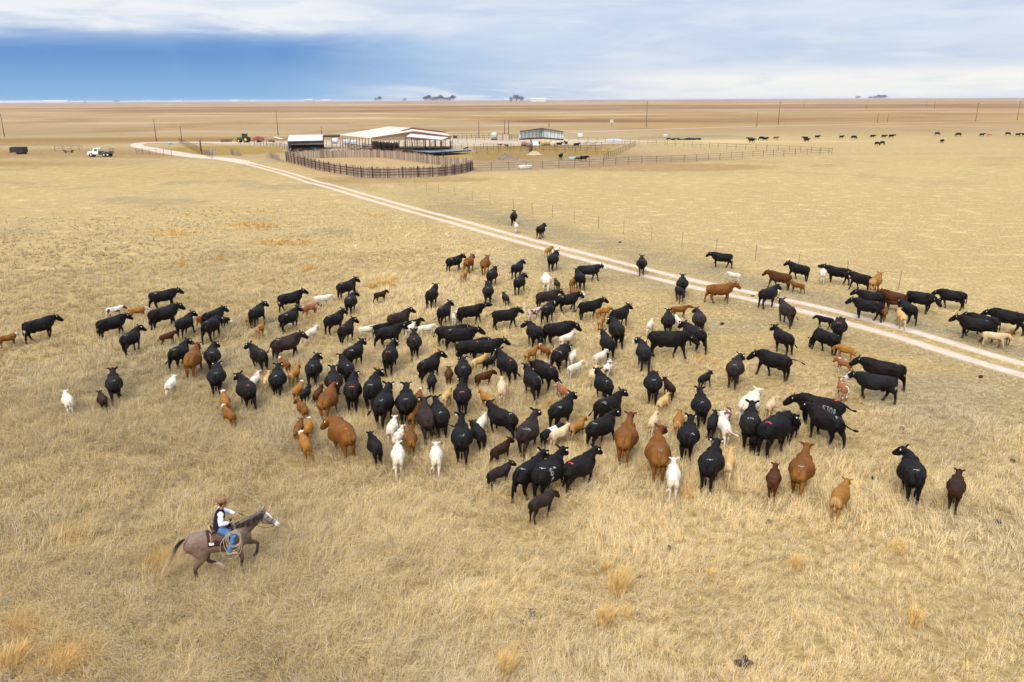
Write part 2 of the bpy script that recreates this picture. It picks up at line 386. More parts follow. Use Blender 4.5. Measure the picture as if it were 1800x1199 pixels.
def catmull(pts, step):
    P = [np.array(p, float) for p in pts]; out = []
    for i in range(len(P)-1):
        p0 = P[max(i-1, 0)]; p1, p2 = P[i], P[i+1]; p3 = P[min(i+2, len(P)-1)]
        n = max(2, int(np.linalg.norm(p2-p1)/step))
        for k in range(n):
            s = k/n; out.append(.5*((2*p1)+(-p0+p2)*s+(2*p0-5*p1+4*p2-p3)*s*s+(-p0+3*p1-3*p2+p3)*s**3))
    out.append(P[-1]); return np.array(out)
def road(name, pix, half, tracks, label, z=.004, dirtk=1.0):
    pts = [tuple(at(*p))[:2] for p in pix]; c = catmull(pts, 1.0)
    T = np.gradient(c, axis=0); T /= np.linalg.norm(T, axis=1)[:, None]; Nn = np.stack([T[:, 1], -T[:, 0]], 1)
    lat = np.linspace(-1, 1, 17); V = []; LT = []; LN = []
    s = np.concatenate([[0], np.cumsum(np.linalg.norm(np.diff(c, axis=0), axis=1))])
    for k in range(len(c)):
        hw = half if not callable(half) else half(s[k]/s[-1])
        for l in lat: V.append((*(c[k]+Nn[k]*l*hw), z)); LT.append(l); LN.append(s[k])
    V = np.array(V); n = len(lat); i = np.arange(len(c)-1)[:, None]*n; j = np.arange(n-1)[None, :]
    Q = np.stack([i+j, i+n+j, i+n+j+1, i+j+1], -1).reshape(-1, 4)
    me = npmesh(name, V, Q); cattr(me, 'tint', np.concatenate([tint(V), np.ones((len(V), 1))], 1)); fattr(me, 'lat', LT)
    if me.polygons[0].normal.z < 0: me.flip_normals()
    m, t, b = material(name+'_dirt'); g, f1 = ground_nodes(t)
    at_ = N(t, 'ShaderNodeAttribute', attribute_name='lat'); tcn = N(t, 'ShaderNodeTexCoord')
    nz = N(t, 'ShaderNodeTexNoise', ins={'Scale': 1.6, 'Detail': 8, 'Roughness': .75}); L(t, tcn.outputs['Object'], nz.inputs[0])
    nz2 = N(t, 'ShaderNodeTexNoise', ins={'Scale': .25, 'Detail': 4}); L(t, tcn.outputs['Object'], nz2.inputs[0])
    ab = math_(t, 'ABSOLUTE', at_.outputs['Fac'])
    d = math_(t, 'ABSOLUTE', math_(t, 'SUBTRACT', ab, tracks[0])) if tracks[0] else ab
    d = math_(t, 'ADD', d, math_(t, 'MULTIPLY', math_(t, 'SUBTRACT', nz.outputs[0], .5), .34))
    d = math_(t, 'ADD', d, math_(t, 'MULTIPLY', math_(t, 'SUBTRACT', nz2.outputs[0], .5), .16))
    msk = math_(t, 'MULTIPLY', smooth_(t, d, tracks[1]+.10, tracks[1]-.12), .88)
    dirt = mix_(t, smooth_(t, nz.outputs[0], .35, .65), tuple(gc(212, 187, 170)*dirtk), tuple(gc(240, 221, 208)*dirtk))
    L(t, mix_(t, msk, g, dirt), b.inputs['Base Color']); b.inputs['Roughness'].default_value = 1; b.inputs['Specular IOR Level'].default_value = 0
    tag(link(name, me, m), label, kind='structure')
    return c
ROADC = road('dirt_road', [(2150, 752), (1980, 700), (1800, 650), (1700, 621), (1600, 590), (1500, 563), (1420, 542), (1300, 516), (1180, 490), (1040, 454), (900, 417), (800, 389), (700, 362), (575, 326), (550, 320), (500, 304), (430, 286), (390, 279)], 1.7, (.52, .25), 'two pale wheel tracks running diagonally across the prairie to the farmyard')
road('gravel_lane', [(440, 288), (400, 280), (350, 275.5), (305, 269), (262, 261), (240, 256), (250, 251.5), (290, 250), (350, 250), (450, 250.5), (530, 252), (640, 250)], lambda s: 2.6+2.0*abs(math.sin(s*6)), (0, .62), 'pale gravel lane looping round behind the truck to the farm buildings', .008)
road('county_road', [(1000, 233), (1150, 227.5), (1320, 222.5), (1500, 218.5), (1660, 215), (1810, 212.5), (2100, 209)], 2.2, (0, .6), 'thin pale country road on the far right', .012, .95)

# bunches of orange grass: (x, y, half width, half height) in the photograph
ORANGE = [(505, 428, 75, 7), (440, 398, 55, 7), (300, 410, 60, 6), (255, 340, 30, 4), (420, 372, 60, 5), (680, 498, 24, 9), (655, 505, 12, 6), (60, 344, 50, 4), (660, 378, 25, 3),
          (540, 474, 14, 6), (320, 466, 10, 5), (1230, 632, 12, 9), (1262, 640, 14, 6), (1495, 540, 35, 10), (330, 378, 30, 4), (385, 455, 8, 5), (1210, 874, 16, 14), (1310, 478, 20, 4),
          (100, 1170, 60, 30), (130, 960, 40, 16), (30, 1120, 30, 20), (885, 1175, 14, 16), (280, 995, 30, 20), (1740, 600, 30, 6), (540, 560, 20, 6), (960, 715, 14, 8)]
def orange_mask(x, y):
    m = np.zeros_like(x)
    for cx, cy_, rx, ry in ORANGE: m = np.maximum(m, 1-sstep(((x-cx)/rx)**2+((y-cy_)/ry)**2, .25, 1.2))
    return m
def blades(base, dirv, height, width, lean, col, curl):
    """numpy arrays -> five vertices and two faces for each blade"""
    n = len(base); d2 = np.stack([np.cos(dirv), np.sin(dirv)], 1); s2 = np.stack([-np.sin(dirv+curl), np.cos(dirv+curl)], 1)
    V = np.zeros((n, 5, 3)); w = width[:, None]*s2/2
    V[:, 0, :2] = base[:, :2]-w; V[:, 1, :2] = base[:, :2]+w
    m = base[:, :2]+d2*(height*lean*.35)[:, None]
    V[:, 2, :2] = m+w*.8; V[:, 3, :2] = m-w*.8; V[:, 2, 2] = V[:, 3, 2] = height*.62
    V[:, 4, :2] = base[:, :2]+d2*(height*lean)[:, None]+s2*(height*.12*curl)[:, None]; V[:, 4, 2] = height*(1-.34*np.clip(lean, 0, 2.2))
    C = np.repeat(col[:, None, :], 5, 1)
    return V.reshape(-1, 3), C.reshape(-1, 3)
def scatter(dmin, dmax, per_m2):
    """random ground points inside the wedge the camera can see, with a margin"""
    n = int(per_m2*(dmax**2-dmin**2)*.5*R(84)); d = np.sqrt(RNG.uniform(dmin**2, dmax**2, n)); a = RNG.uniform(-R(42), R(42), n)
    p = np.stack([d*np.sin(a), d*np.cos(a), np.zeros(n)], 1); x, y = proj(p)
    k = (x > -160) & (x < 1960) & (y < 1330); return p[k], x[k], y[k]
from mathutils.kdtree import KDTree
def near_road(p):
    kd = KDTree(len(ROADC)); [kd.insert((q[0], q[1], 0), i) for i, q in enumerate(ROADC)]; kd.balance()
    T = np.gradient(ROADC, axis=0); T /= np.linalg.norm(T, axis=1)[:, None]
    out = np.full(len(p), 99.0)
    for i, q in enumerate(p):
        c_, k, d = kd.find((q[0], q[1], 0))
        if d < 3: out[i] = abs((q[0]-c_[0])*T[k, 1]-(q[1]-c_[1])*T[k, 0])
    return out
def grow(dmin, dmax, tuf, nb, wid, seed):
    p, x, y = scatter(dmin, dmax, tuf); n = len(p)
    dr = near_road(p); k = ~((dr > .42) & (dr < 1.42)); k &= ~((dr < 1.8) & (RNG.random(n) < .35))
    p, x, y, dr = p[k], x[k], y[k], dr[k]; n = len(p)
    big = vnoise(p[:, 0], p[:, 1], 6, 21); mid = vnoise(p[:, 0], p[:, 1], 1.5, 22); flow = vnoise(p[:, 0], p[:, 1], 4.5, 23)
    rl = x*.262+178
    tall = .30 + .30*sstep(x-y*.2, 1150, 250) + .2*sstep(y, 640, 800) - .32*sstep(y, rl+120, rl-10)*sstep(x, 600, 1100) - .14*sstep(x, 1050, 1500)*sstep(y, 900, 700) - .20*sstep(x, 450, 950)*sstep(y, 850, 960)
    tall = np.clip(tall, .1, .9)*(.4+1.0*mid)*(.6+.7*big)
    om = orange_mask(x, y); keep = (mid*.6+big*.5 > RNG.uniform(.02, .34, n)) | (om > .4)
    keep &= RNG.random(n) > sstep(np.linalg.norm(p, axis=1), 78, 117)
    p, x, y, tall, om, flow, big, mid, dr = [q[keep] for q in (p, x, y, tall, om, flow, big, mid, dr)]; n = len(p)
    ht = np.clip(tall*RNG.uniform(.6, 1.15, n), .05, .6)*(1+.5*om); ht = np.where(dr < 3, np.minimum(ht, .12), ht); ht = ht*(1-.45*sstep(np.linalg.norm(p, axis=1), 38, 90))
    tdir = R(25)+(flow-.5)*6.0+RNG.normal(0, .5, n)
    tn = tint(p)*1.0
    B = np.repeat(p, nb, 0); m = len(B)
    rad = (.05+.30*np.repeat(ht, nb))*np.sqrt(RNG.random(m)); ang = RNG.uniform(0, 2*math.pi, m)
    B = B+np.stack([rad*np.cos(ang), rad*np.sin(ang), np.zeros(m)], 1)
    hh = np.repeat(ht, nb)*RNG.uniform(.45, 1.15, m)
    mixd = np.repeat(tdir, nb); dd = np.where(RNG.random(m) < .3, ang, mixd+RNG.normal(0, .5, m))
    ln = np.clip(RNG.normal(1.0, .55, m), 0, 2.2)
    om_ = (np.repeat(om, nb)*np.repeat(1+.5*sstep(np.linalg.norm(p, axis=1), 35, 60), nb))[:, None]
    tone = np.clip(RNG.normal(1.0, .17, m)+np.repeat((big-.5)*.25+(mid-.5)*.3, nb), .4, 1.5)[:, None]
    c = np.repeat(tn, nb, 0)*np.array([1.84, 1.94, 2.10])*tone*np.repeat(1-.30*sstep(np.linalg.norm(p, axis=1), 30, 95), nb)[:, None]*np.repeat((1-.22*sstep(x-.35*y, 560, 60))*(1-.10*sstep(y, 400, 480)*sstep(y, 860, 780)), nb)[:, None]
    grey = (RNG.random(m) < .22)[:, None]; c = np.where(grey, c.mean(1, keepdims=True)*np.array([1.20, 1.04, .80]), c)
    gold = (RNG.random(m) < .10)[:, None]; c = np.where(gold, c*np.array([1.08, .95, .75]), c)
    dk = (RNG.random(m) < .17*(1-sstep(np.linalg.norm(B, axis=1), 30, 60)))[:, None]; c = np.where(dk, c*np.array([.42, .37, .32]), c)
    c = c*(1-om_*.7)+(gc(222, 176, 104)*1.4*tone)*om_*.6
    W = wid*RNG.uniform(.6, 1.4, m)
    return blades(B, dd, hh, W, ln, c, RNG.normal(0, .5, m))
GQ = 1.0
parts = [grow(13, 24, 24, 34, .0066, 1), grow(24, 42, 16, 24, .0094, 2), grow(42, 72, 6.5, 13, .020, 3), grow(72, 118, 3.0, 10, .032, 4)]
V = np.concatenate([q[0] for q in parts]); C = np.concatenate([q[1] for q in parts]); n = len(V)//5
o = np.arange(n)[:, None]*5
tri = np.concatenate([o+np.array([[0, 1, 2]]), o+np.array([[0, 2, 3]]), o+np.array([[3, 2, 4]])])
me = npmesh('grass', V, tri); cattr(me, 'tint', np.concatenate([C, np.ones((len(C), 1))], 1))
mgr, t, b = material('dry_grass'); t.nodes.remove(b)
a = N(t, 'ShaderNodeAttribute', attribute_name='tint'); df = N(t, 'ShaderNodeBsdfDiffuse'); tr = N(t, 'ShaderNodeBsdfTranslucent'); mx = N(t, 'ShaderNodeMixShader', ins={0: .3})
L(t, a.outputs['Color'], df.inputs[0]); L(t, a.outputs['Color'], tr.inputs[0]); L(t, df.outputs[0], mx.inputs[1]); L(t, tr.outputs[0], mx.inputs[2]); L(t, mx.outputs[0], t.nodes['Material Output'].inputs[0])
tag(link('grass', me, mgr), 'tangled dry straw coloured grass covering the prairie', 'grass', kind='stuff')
print('grass blades', n)
# ================================================================ FARMYARD
woodm = planks('weathered_planks', (.13, .085, .055), (.44, .345, .26)); rustpipe = simple('rusty_pipe', (.075, .042, .030), .8, var=.3, scale=6)
polem = simple('pole_wood', (.10, .075, .055), .9, var=.3, scale=4); greyp = simple('grey_post', (.18, .17, .16), .8, var=.2)
roofm = simple('tan_roof_steel', (.50, .42, .33), .6, var=.06, scale=.4); roofw = simple('white_roof_steel', (.48, .47, .44), .45, var=.04, scale=.4); trimm = simple('brown_trim', (.20, .085, .055), .6, var=.1)
wallt = simple('tan_wall_steel', (.52, .41, .29), .6, var=.06, scale=.6); wallp = simple('pale_corrugated_steel', (.62, .66, .62), .6, var=.10, scale=.9); darkf = simple('dark_fence_board', (.06, .042, .035), .9, var=.3)
def tone_attr(me, vals): fattr(me, 'tone', vals)
def dist2(a, b): return (Vector(a)-Vector(b)).length
def polyline(pix, step, closed=False):
    pts = [tuple(at(*p))[:2] for p in pix]
    if closed: pts = [pts[-1]]+pts+pts[:2]
    c = catmull(pts, .5)
    if closed:
        n0 = max(2, int(np.linalg.norm(np.array(pts[1])-np.array(pts[0]))/.5)); n1 = max(2, int(np.linalg.norm(np.array(pts[-1])-np.array(pts[-2]))/.5)); c = c[n0:len(c)-n1]
    s = np.concatenate([[0], np.cumsum(np.linalg.norm(np.diff(c, axis=0), axis=1))]); k = np.arange(0, s[-1], step)
    return np.stack([np.interp(k, s, c[:, 0]), np.interp(k, s, c[:, 1])], 1)
# ---- oval corral
OV = [(505, 284), (535, 292), (567, 300), (608, 307.5), (650, 312.5), (713, 312), (770, 310), (805, 306), (828, 300), (822, 295.5), (780, 291), (730, 284), (680, 278), (620, 276.5), (560, 278), (515, 279.5)]
ring_ = polyline(OV, .24, True); cxy = ring_.mean(0)
def plank_run(name, pts, h, mat, parent, hv=.12, gap=.015, th=.04):
    mb = MB(); tones = []
    for i in range(len(pts)-1):
        a, b = pts[i], pts[i+1]; d = b-a; L_ = np.linalg.norm(d); d = d/L_; hh_ = h*(1+random.uniform(-hv, hv)); o_ = random.uniform(-.01, .01)
        c_ = (a+b)/2; mb.box((c_[0]-d[1]*o_, c_[1]+d[0]*o_, hh_/2), (L_-gap, th, hh_), math.atan2(d[1], d[0])); tones += [random.random()**1.3]*8
    me = mb.mesh(name); tone_attr(me, tones); return link(name, me, mat, parent)
cor = empty('plank_corral', (0, 0, 0), 0, 'large oval corral of upright weathered planks with pipe rails', 'corral')
plank_run('plank_panel', ring_, 1.75, woodm, cor)
rr_ = np.concatenate([ring_, ring_[:1]]); nrm = ring_-cxy; nrm = nrm/np.linalg.norm(nrm, axis=1)[:, None]; outp = ring_+nrm*.09
for z in (.55, 1.0, 1.45):
    MB().tube([(*p, z) for p in outp[::3]]+[(*outp[0], z)], .05, 6).build('rail', rustpipe, cor)
for i in range(0, len(ring_), 11):
    p = ring_[i]+nrm[i]*.17; MB().tube([(p[0], p[1], 0), (p[0], p[1], 1.95)], .065 if i % 33 else .11, 8).build('post', rustpipe, cor)
# plank windbreak and other board runs
wb = empty('plank_windbreak', (0, 0, 0), 0, 'short straight windbreak of tall weathered planks before the barn', 'windbreak')
plank_run('plank_panel', polyline([(653, 262.5), (680, 265), (702, 267.5)], .28), 2.3, woodm, wb)
lo_ = empty('plank_fence', (0, 0, 0), 0, 'low row of planks beneath the flatbed trailer', 'fence')
plank_run('plank_panel', polyline([(705, 268), (740, 271), (765, 272.5)], .4), .9, woodm, lo_, gap=.1)
for k_, (pts, lab) in enumerate([([(362, 270), (382, 273)], 'broken stub of pale planks left of the dirt road bend'), ([(405, 272), (425, 275)], 'weathered plank stub standing in dry weeds beside the road'), ([(468, 276), (482, 279), (492, 283)], 'leaning weathered planks left of the oval corral')]):
    e = empty('plank_fence', (0, 0, 0), 0, lab, 'fence', 'short plank fences by the corral'); plank_run('plank_panel', polyline(pts, .4), 1.3, woodm, e, .4, gap=.12)
# ---- pipe fences
def pipe_fence(label, pix, post, h, rails, group='pipe fences of the farmyard', r=.03, name='pipe_fence', cat='fence', mat=None):
    e = empty(name, (0, 0, 0), 0, label, cat, group); pts = polyline(pix, .5)
    for z in rails: MB().tube([(p[0], p[1], z*h) for p in pts[::4]]+[(pts[-1][0], pts[-1][1], z*h)], r*.8, 5).build('rail', mat or rustpipe, e)
    k = max(1, int(post/.5)); idx = list(range(0, len(pts), k)); idx = idx[:95]
    for i in idx:
        hh_ = h*random.uniform(1.0, 1.12); MB().tube([(pts[i][0], pts[i][1], 0), (pts[i][0], pts[i][1], hh_)], r*1.5, 6).build('post', mat or rustpipe, e)
    return e
pipe_fence('long front pipe fence running right from the oval corral', [(832, 300), (859, 299.5), (940, 297), (1037, 293), (1114, 288), (1193, 285), (1308, 278.5), (1384, 274), (1462, 271.5)], 3.6, 1.45, (.35, .65, .95))
pipe_fence('rear pipe fence of the long pen at right', [(1173, 256), (1240, 259.5), (1313, 263.5), (1400, 267), (1442, 269.5), (1462, 271.5)], 3.2, 1.4, (.5, .95))
pipe_fence('pipe fence crossing behind the dirt mound', [(838, 271), (900, 269), (960, 268), (1020, 270), (1075, 272)], 3.0, 1.4, (.5, .95))
pipe_fence('pipe fence in front of the farmyard cattle', [(850, 261), (930, 262), (1000, 262), (1060, 259), (1117, 257)], 4.0, 1.4, (.5, .95))
pipe_fence('pipe fence along the far edge of the cattle yard', [(805, 249.5), (870, 248), (910, 247.5)], 3, 1.9, (.3, .6, .95))
pipe_fence('pipe fence behind the big barn running right', [(1000, 248), (1050, 249.5), (1120, 253), (1173, 256)], 3.5, 1.3, (.5, .95))
pipe_fence('pipe fence left of the oval corral entrance', [(447, 254), (500, 262), (508, 272)], 3, 1.4, (.5, .95))
pipe_fence('pipe fence panel standing beside the white truck', [(240, 271), (272, 273), (303, 274.5)], 3.0, 1.5, (.15, .4, .65, .95))
pipe_fence('pipe fence along the gravel lane near the poles', [(315, 252), (335, 262), (352, 271)], 3.0, 1.7, (.35, .65, .95))
pipe_fence('pipe fence left of the tractor yard', [(355, 271), (375, 280)], 2.5, 1.3, (.5, .95))
pipe_fence('pipe fence between the white shed and the lane', [(415, 253), (450, 255.5), (500, 257.5), (566, 257.5)], 3, 1.3, (.5, .95))
pipe_fence('pipe fence running before the dark stalls of the barn', [(566, 257), (600, 259), (650, 260)], 2.5, 1.5, (.35, .65, .95))
pipe_fence('grey pipe panel standing behind the feed trough', [(97, 266.5), (122, 266), (150, 265)], 2.4, 1.5, (.2, .5, .8, 1.0))
pipe_fence('pipe fence between the trailer and the dirt mound', [(800, 262), (840, 263), (900, 264.5), (985, 266), (1060, 266)], 2.2, 1.5, (.35, .65, .95))
pipe_fence('tall pipe fence from the barn to the water tank', [(797, 246), (830, 244.5), (862, 244)], 2.2, 2.0, (.3, .6, .95))
pipe_fence('pipe fence right of the panel pen', [(893, 246.5), (905, 248), (912, 249)], 1.8, 2.0, (.3, .6, .95))
pipe_fence('pipe fence crossing the cattle yard from front to back', [(932, 252), (936, 262), (930, 272)], 2.2, 1.4, (.5, .95))
pipe_fence('pipe fence dividing the long pens at right', [(1117, 257), (1095, 268), (1060, 283)], 3.0, 1.4, (.5, .95))
# ---- barbed wire fence beyond the track
simple_post = simple('dull_steel_post', (.14, .115, .09), .8, var=.2); wf = empty('wire_fence', (0, 0, 0), 0, 'wire fence of thin steel posts running beside the dirt track', 'fence')
WP = [(640, 312), (673, 317), (702, 325), (730, 332), (750, 336), (771, 340), (800, 346.5), (830, 353), (862, 360), (903, 369), (935.5, 377), (971, 383), (1009.5, 392), (1052, 402), (1096, 412), (1145, 423), (1198, 434), (1258, 446), (1327, 459.5), (1402, 474), (1488, 491), (1579, 509)]
wp3 = [at(*p) for p in WP]
for p in wp3: MB().tube([(p.x, p.y, 0), (p.x+random.uniform(-.08, .08), p.y+random.uniform(-.05, .05), 1.4)], .021, 6).build('post', simple_post, wf)
for z in (.45, .8, 1.15): MB().tube([(p.x, p.y, z) for p in wp3], .006, 4).build('wire', greyp, wf)
# ---- main barn: two open-sided gable roofs with a lean-to
def slab(e, name, pts, t_, mat): return MB().quadslab(pts, t_).build(name, mat, e)
barn = empty('barn', at(690, 262), 0, 'large open sided barn with low pale tan roof in the farmyard', 'barn')
bo = barn.location.copy()
def rel(p): return Vector(p)-bo
A1, A2 = aty(653, 243, 204), aty(597, 237, 226)                      # left eave front, back
C1, D1 = aty(728, 231.5, 204), aty(794, 240.5, 205.5)                # front gable peak and right eave
PK0, PKb, E2 = aty(726, 225.0, 217), aty(683, 222.4, 229), aty(784, 232.6, 217)
C1b, D1b, A1b = aty(724, 226.9, 216.5), aty(785, 234.4, 216.5), A1.lerp(A2, .5)
E2b = E2+(PKb-PK0)
slab(barn, 'roof', [rel(A1+Vector((0, .4, -.02))), rel(PK0), rel(PKb), rel(A2)], .12, roofm)
slab(barn, 'roof', [rel(PK0), rel(E2), rel(E2b), rel(PKb)], .12, roofm)
slab(barn, 'roof', [rel(A1), rel(C1), rel(C1b), rel(A1b+Vector((.5, 0, .0)))], .12, roofm)
slab(barn, 'roof', [rel(C1), rel(D1), rel(D1b), rel(C1b)], .12, roofm)
GF = [A1+Vector((.4, .25, -.14)), C1+Vector((0, .25, -.16)), D1+Vector((-.4, .25, -.14))]
GL = [p+Vector((0, 0, -.55)) for p in (GF[2], GF[0])]
mb = MB(); n = Vector((0, .12, 0)); pl = [GF[0], GF[1], GF[2]]+GL; mb.add([rel(p) for p in pl]+[rel(p+n) for p in pl], [(0, 1, 2, 3, 4), (9, 8, 7, 6, 5)]+[(k, 5+k, 5+(k+1) % 5, (k+1) % 5) for k in range(5)]); mb.build('gable_wall', wallt, barn)
for a, b in ((A1, C1), (C1, D1), (PK0, E2), (PK0, PK0.lerp(A1, .28))): MB().beam(rel(a)+Vector((0, -.08, 0)), rel(b)+Vector((0, -.08, 0)), .10, .30).build('roof_trim', trimm, barn)
LT = [aty(722, 234.6, 203.9), aty(790, 241.4, 205.2), aty(776, 246.4, 199), aty(713, 240.6, 198.5)]
slab(barn, 'lean_to_roof', [rel(p) for p in LT], .10, roofw)
for a, b in ((LT[3], LT[2]), (LT[1], LT[2])): MB().beam(rel(a), rel(b), .1, .18).build('roof_trim', trimm, barn)
def ground(p): return Vector((p.x, p.y, 0))
def post_row(e, a, b, n, r, mat, base=None, name='post'):
    for i in range(n):
        p = a.lerp(b, i/(n-1)); q = p-base if base is not None else p
        MB().tube([(q.x, q.y, -(base.z if base is not None else 0)), (q.x, q.y, q.z-.1)], r, 6).build(name, mat, e)
post_row(barn, A1, A2, 12, .10, trimm, bo); post_row(barn, LT[3], LT[2], 7, .12, darkf, bo); post_row(barn, A1+Vector((.4, .6, 0)), D1+Vector((-.4, .6, -.1)), 16, .08, darkf, bo)
# boarded and piped stalls under the roof
a, b = ground(A1), ground(A2)
for k, o_ in ((0, .8), (1, 5.0)):
    mb = MB()
    for z in (.3, .65, 1.0, 1.35): mb.beam(rel(a+Vector((.8+o_, 1.0+o_, z))), rel(b+Vector((.8+o_, 1.0, z))), .05, .16)
    mb.build('stall_boards', darkf, barn)
a2, b2 = ground(A1)+Vector((.5, 1.4, 0)), ground(D1)+Vector((-.6, 1.6, 0))
for o_ in (0, 4.5, 9):
    mb = MB()
    for z in (.35, .75, 1.15): mb.beam(rel(a2+Vector((0, o_, z))), rel(b2+Vector((0, o_, z))), .05, .14)
    mb.build('stall_boards', darkf, barn)
    post_row(barn, a2+Vector((0, o_, 2.9)), b2+Vector((0, o_, 2.9)), 9, .07, darkf, bo)
baleb = simple('blue_white_wrap', (.50, .56, .66), .5, var=.3, scale=1.5)
for k_, (px_, py_) in enumerate([(589, 252), (610, 254), (622, 255)]):
    g_ = at(px_, py_); MB().add(*loft([(-.9, 0, .75, .72, .72), (-.8, 0, .75, .76, .76), (.8, 0, .75, .76, .76), (.9, 0, .75, .72, .72)], 14)).build('hay_bale', baleb, None, True, g_)
    tag(bpy.context.scene.objects[-1] if False else COL.objects[-1], ['leftmost white wrapped bale under the barn roof', 'middle white wrapped bale under the barn roof', 'rightmost white wrapped bale under the barn roof'][k_], 'bale', 'wrapped bales under the barn roof')
# small dark flat canopy between the shed and barn
cp = empty('canopy', at(583, 258), 0, 'small flat dark canopy between the white shed and barn', 'canopy'); co = cp.location.copy()
CF = [at(568, 238.5, 3.6), at(597, 238.2, 3.6), at(598, 236.4, 3.6), at(569, 236.6, 3.6)]
MB().quadslab([p-co for p in CF], .45).build('roof', darkf, cp)
post_row(cp, CF[0], CF[1], 3, .08, darkf, co)
# ---- white shed at left
sh = empty('shed', at(534, 258), 0, 'long low shed with white gable roof and open wire sides', 'shed'); s0 = sh.location.copy()
F0, F1 = at(510, 242, 2.9), at(568, 241.3, 2.9); R0, R1 = at(507, 237.6, 4.0), at(567, 236.6, 4.0); Lg = at(498, 240.3, 2.9); Bk0 = R0+(R0-F0); Bk0.z = 2.9; Bk1 = R1+(R1-F1); Bk1.z = 2.9
slab(sh, 'roof', [F0-s0, F1-s0, R1-s0, R0-s0], .08, roofw); slab(sh, 'roof', [R0-s0, R1-s0, Bk1-s0, Bk0-s0], .08, roofw)
for a, b in ((F0, R0), (R0, Bk0)): MB().beam(a-s0, b-s0, .12, .2).build('gable_trim', greyp, sh)
glassg = simple('green_mesh_panel', (.42, .48, .45), .4, var=.3, scale=.8)
gy = Vector((0, .35, 0)); a, b = ground(F0)+gy, ground(F1)+gy
MB().beam(a+Vector((0, 0, 1.95))-s0, b+Vector((0, 0, 1.95))-s0, .05, 1.7).build('side_panel', glassg, sh)
MB().beam(a+Vector((0, -.3, .5))-s0, b+Vector((0, -.3, .5))-s0, .06, 1.0).build('skirt_boards', darkf, sh)
MB().beam(a+Vector((0, 0, 1.5))-s0, ground(Bk0)+Vector((0, 0, 1.5))-s0, .06, 2.6).build('end_wall', glassg, sh)
post_row(sh, F0+gy*.4, F1+gy*.4, 12, .05, roofw, s0)
for k_ in range(2):
    q = a.lerp(b, .94+.03*k_)-s0; MB().box((q.x, q.y-.1, 2.0), (.25, .06, 1.6)).build('window', wallp, sh)
# ---- loafing shed at right: open front, pale corrugated back
ls = empty('shed', at(951, 247), 0, 'open fronted cattle shed with pale corrugated back wall', 'shed'); l0 = ls.location.copy()
B0, Bm, B1 = ground(at(913, 246)), ground(at(952, 243.5)), ground(at(990, 246.5))
w0, wm, w1 = B0+Vector((0, 0, 2.7)), Bm+Vector((0, 0, 3.0)), B1+Vector((0, 0, 2.7))
for a, b in ((B0, Bm), (Bm, B1)):
    mb = MB(); n_ = 44
    for k in range(n_):
        p, q = a.lerp(b, k/n_), a.lerp(b, (k+1)/n_); dz_ = .05*(k % 2); d_ = Vector((0, dz_, 0))
        f_ = (k/n_) if a is B0 else 1-(k/n_); h_ = 2.6+.75*f_; mb.beam(p+d_+Vector((0, 0, h_/2))-l0, q+d_+Vector((0, 0, h_/2))-l0, .03, h_)
    mb.build('back_wall', wallp, ls)
    MB().beam(a+Vector((0, -.15, .22))-l0, b+Vector((0, -.15, .22))-l0, .08, .44).build('kick_board', rustpipe, ls)
    za, zb = (2.75, 3.5) if a is B0 else (3.5, 2.75)
    MB().quadslab([a+Vector((0, -1.6, za))-l0, b+Vector((0, -1.6, zb))-l0, b+Vector((0, .6, zb+.1))-l0, a+Vector((0, .6, za+.1))-l0], .12).build('roof', darkf, ls)
    for k in range(6):
        p = a.lerp(b, (k+.5)/6)-l0+Vector((0, -1.4, 0)); MB().tube([(p.x, p.y, 0), (p.x, p.y, 2.7)], .055, 6).build('post', rustpipe, ls)
# ---- water tank and feed bunk panels
tk = empty('water_tank', at(869, 246), 0, 'pale green upright water tank on a low stand', 'water tank')
tankm = simple('pale_green_plastic', (.44, .52, .47), .5, var=.1)
MB().add(*loft([(0, 0, .35, 1.0, 1.0), (0, 0, 2.1, 1.0, 1.0), (0, 0, 2.35, .7, .7), (0, 0, 2.45, .25, .25)], 20)).build('tank', tankm, tk, True)
MB().box((0, 0, .17), (2.1, 2.1, .34)).build('stand', rustpipe, tk)
wp = empty('panel_pen', at(884, 247), 0, 'tan board panel pen right of the green water tank', 'pen')
mb = MB()
for i in range(9): mb.box((-1.8+i*.45, 0, 1.05), (.36, .05, 2.0))
mb.build('boards', wallt, wp); MB().box((0, -.06, 2.1), (4.2, .08, .12)).build('top_rail', rustpipe, wp)
for x in (-2, 0, 2): MB().tube([(x, -.08, 0), (x, -.08, 2.4)], .06, 6).build('post', rustpipe, wp)
# ---- flatbed gooseneck trailer
tr_ = empty('flatbed_trailer', at(790, 274), 0, 'long grey flatbed trailer parked before the barn', 'trailer'); t0 = tr_.location.copy()
dk = simple('trailer_deck', (.17, .21, .26), .6, var=.12, scale=1.0); blk = simple('black_frame', (.02, .02, .022), .5, var=.2); tyre = simple('tyre_rubber', (.02, .02, .02), .9, var=.2)
Dk = [at(757, 267.5, 1.0), at(829, 263.4, 1.0), at(800, 261.6, 1.0), at(719, 264.6, 1.0)]
MB().quadslab([p-t0 for p in Dk], .10).build('deck', dk, tr_)
ax_ = (Dk[1]-Dk[0]); ax_.z = 0; ax_n = ax_.normalized(); inn = (Dk[3]-Dk[0]); inn.z = 0
for k in (.02, .9): MB().beam(Dk[0]+inn*k+Vector((0, 0, -.22))-t0, Dk[1]+inn*k+Vector((0, 0, -.22))-t0, .12, .24).build('side_beam', blk, tr_)
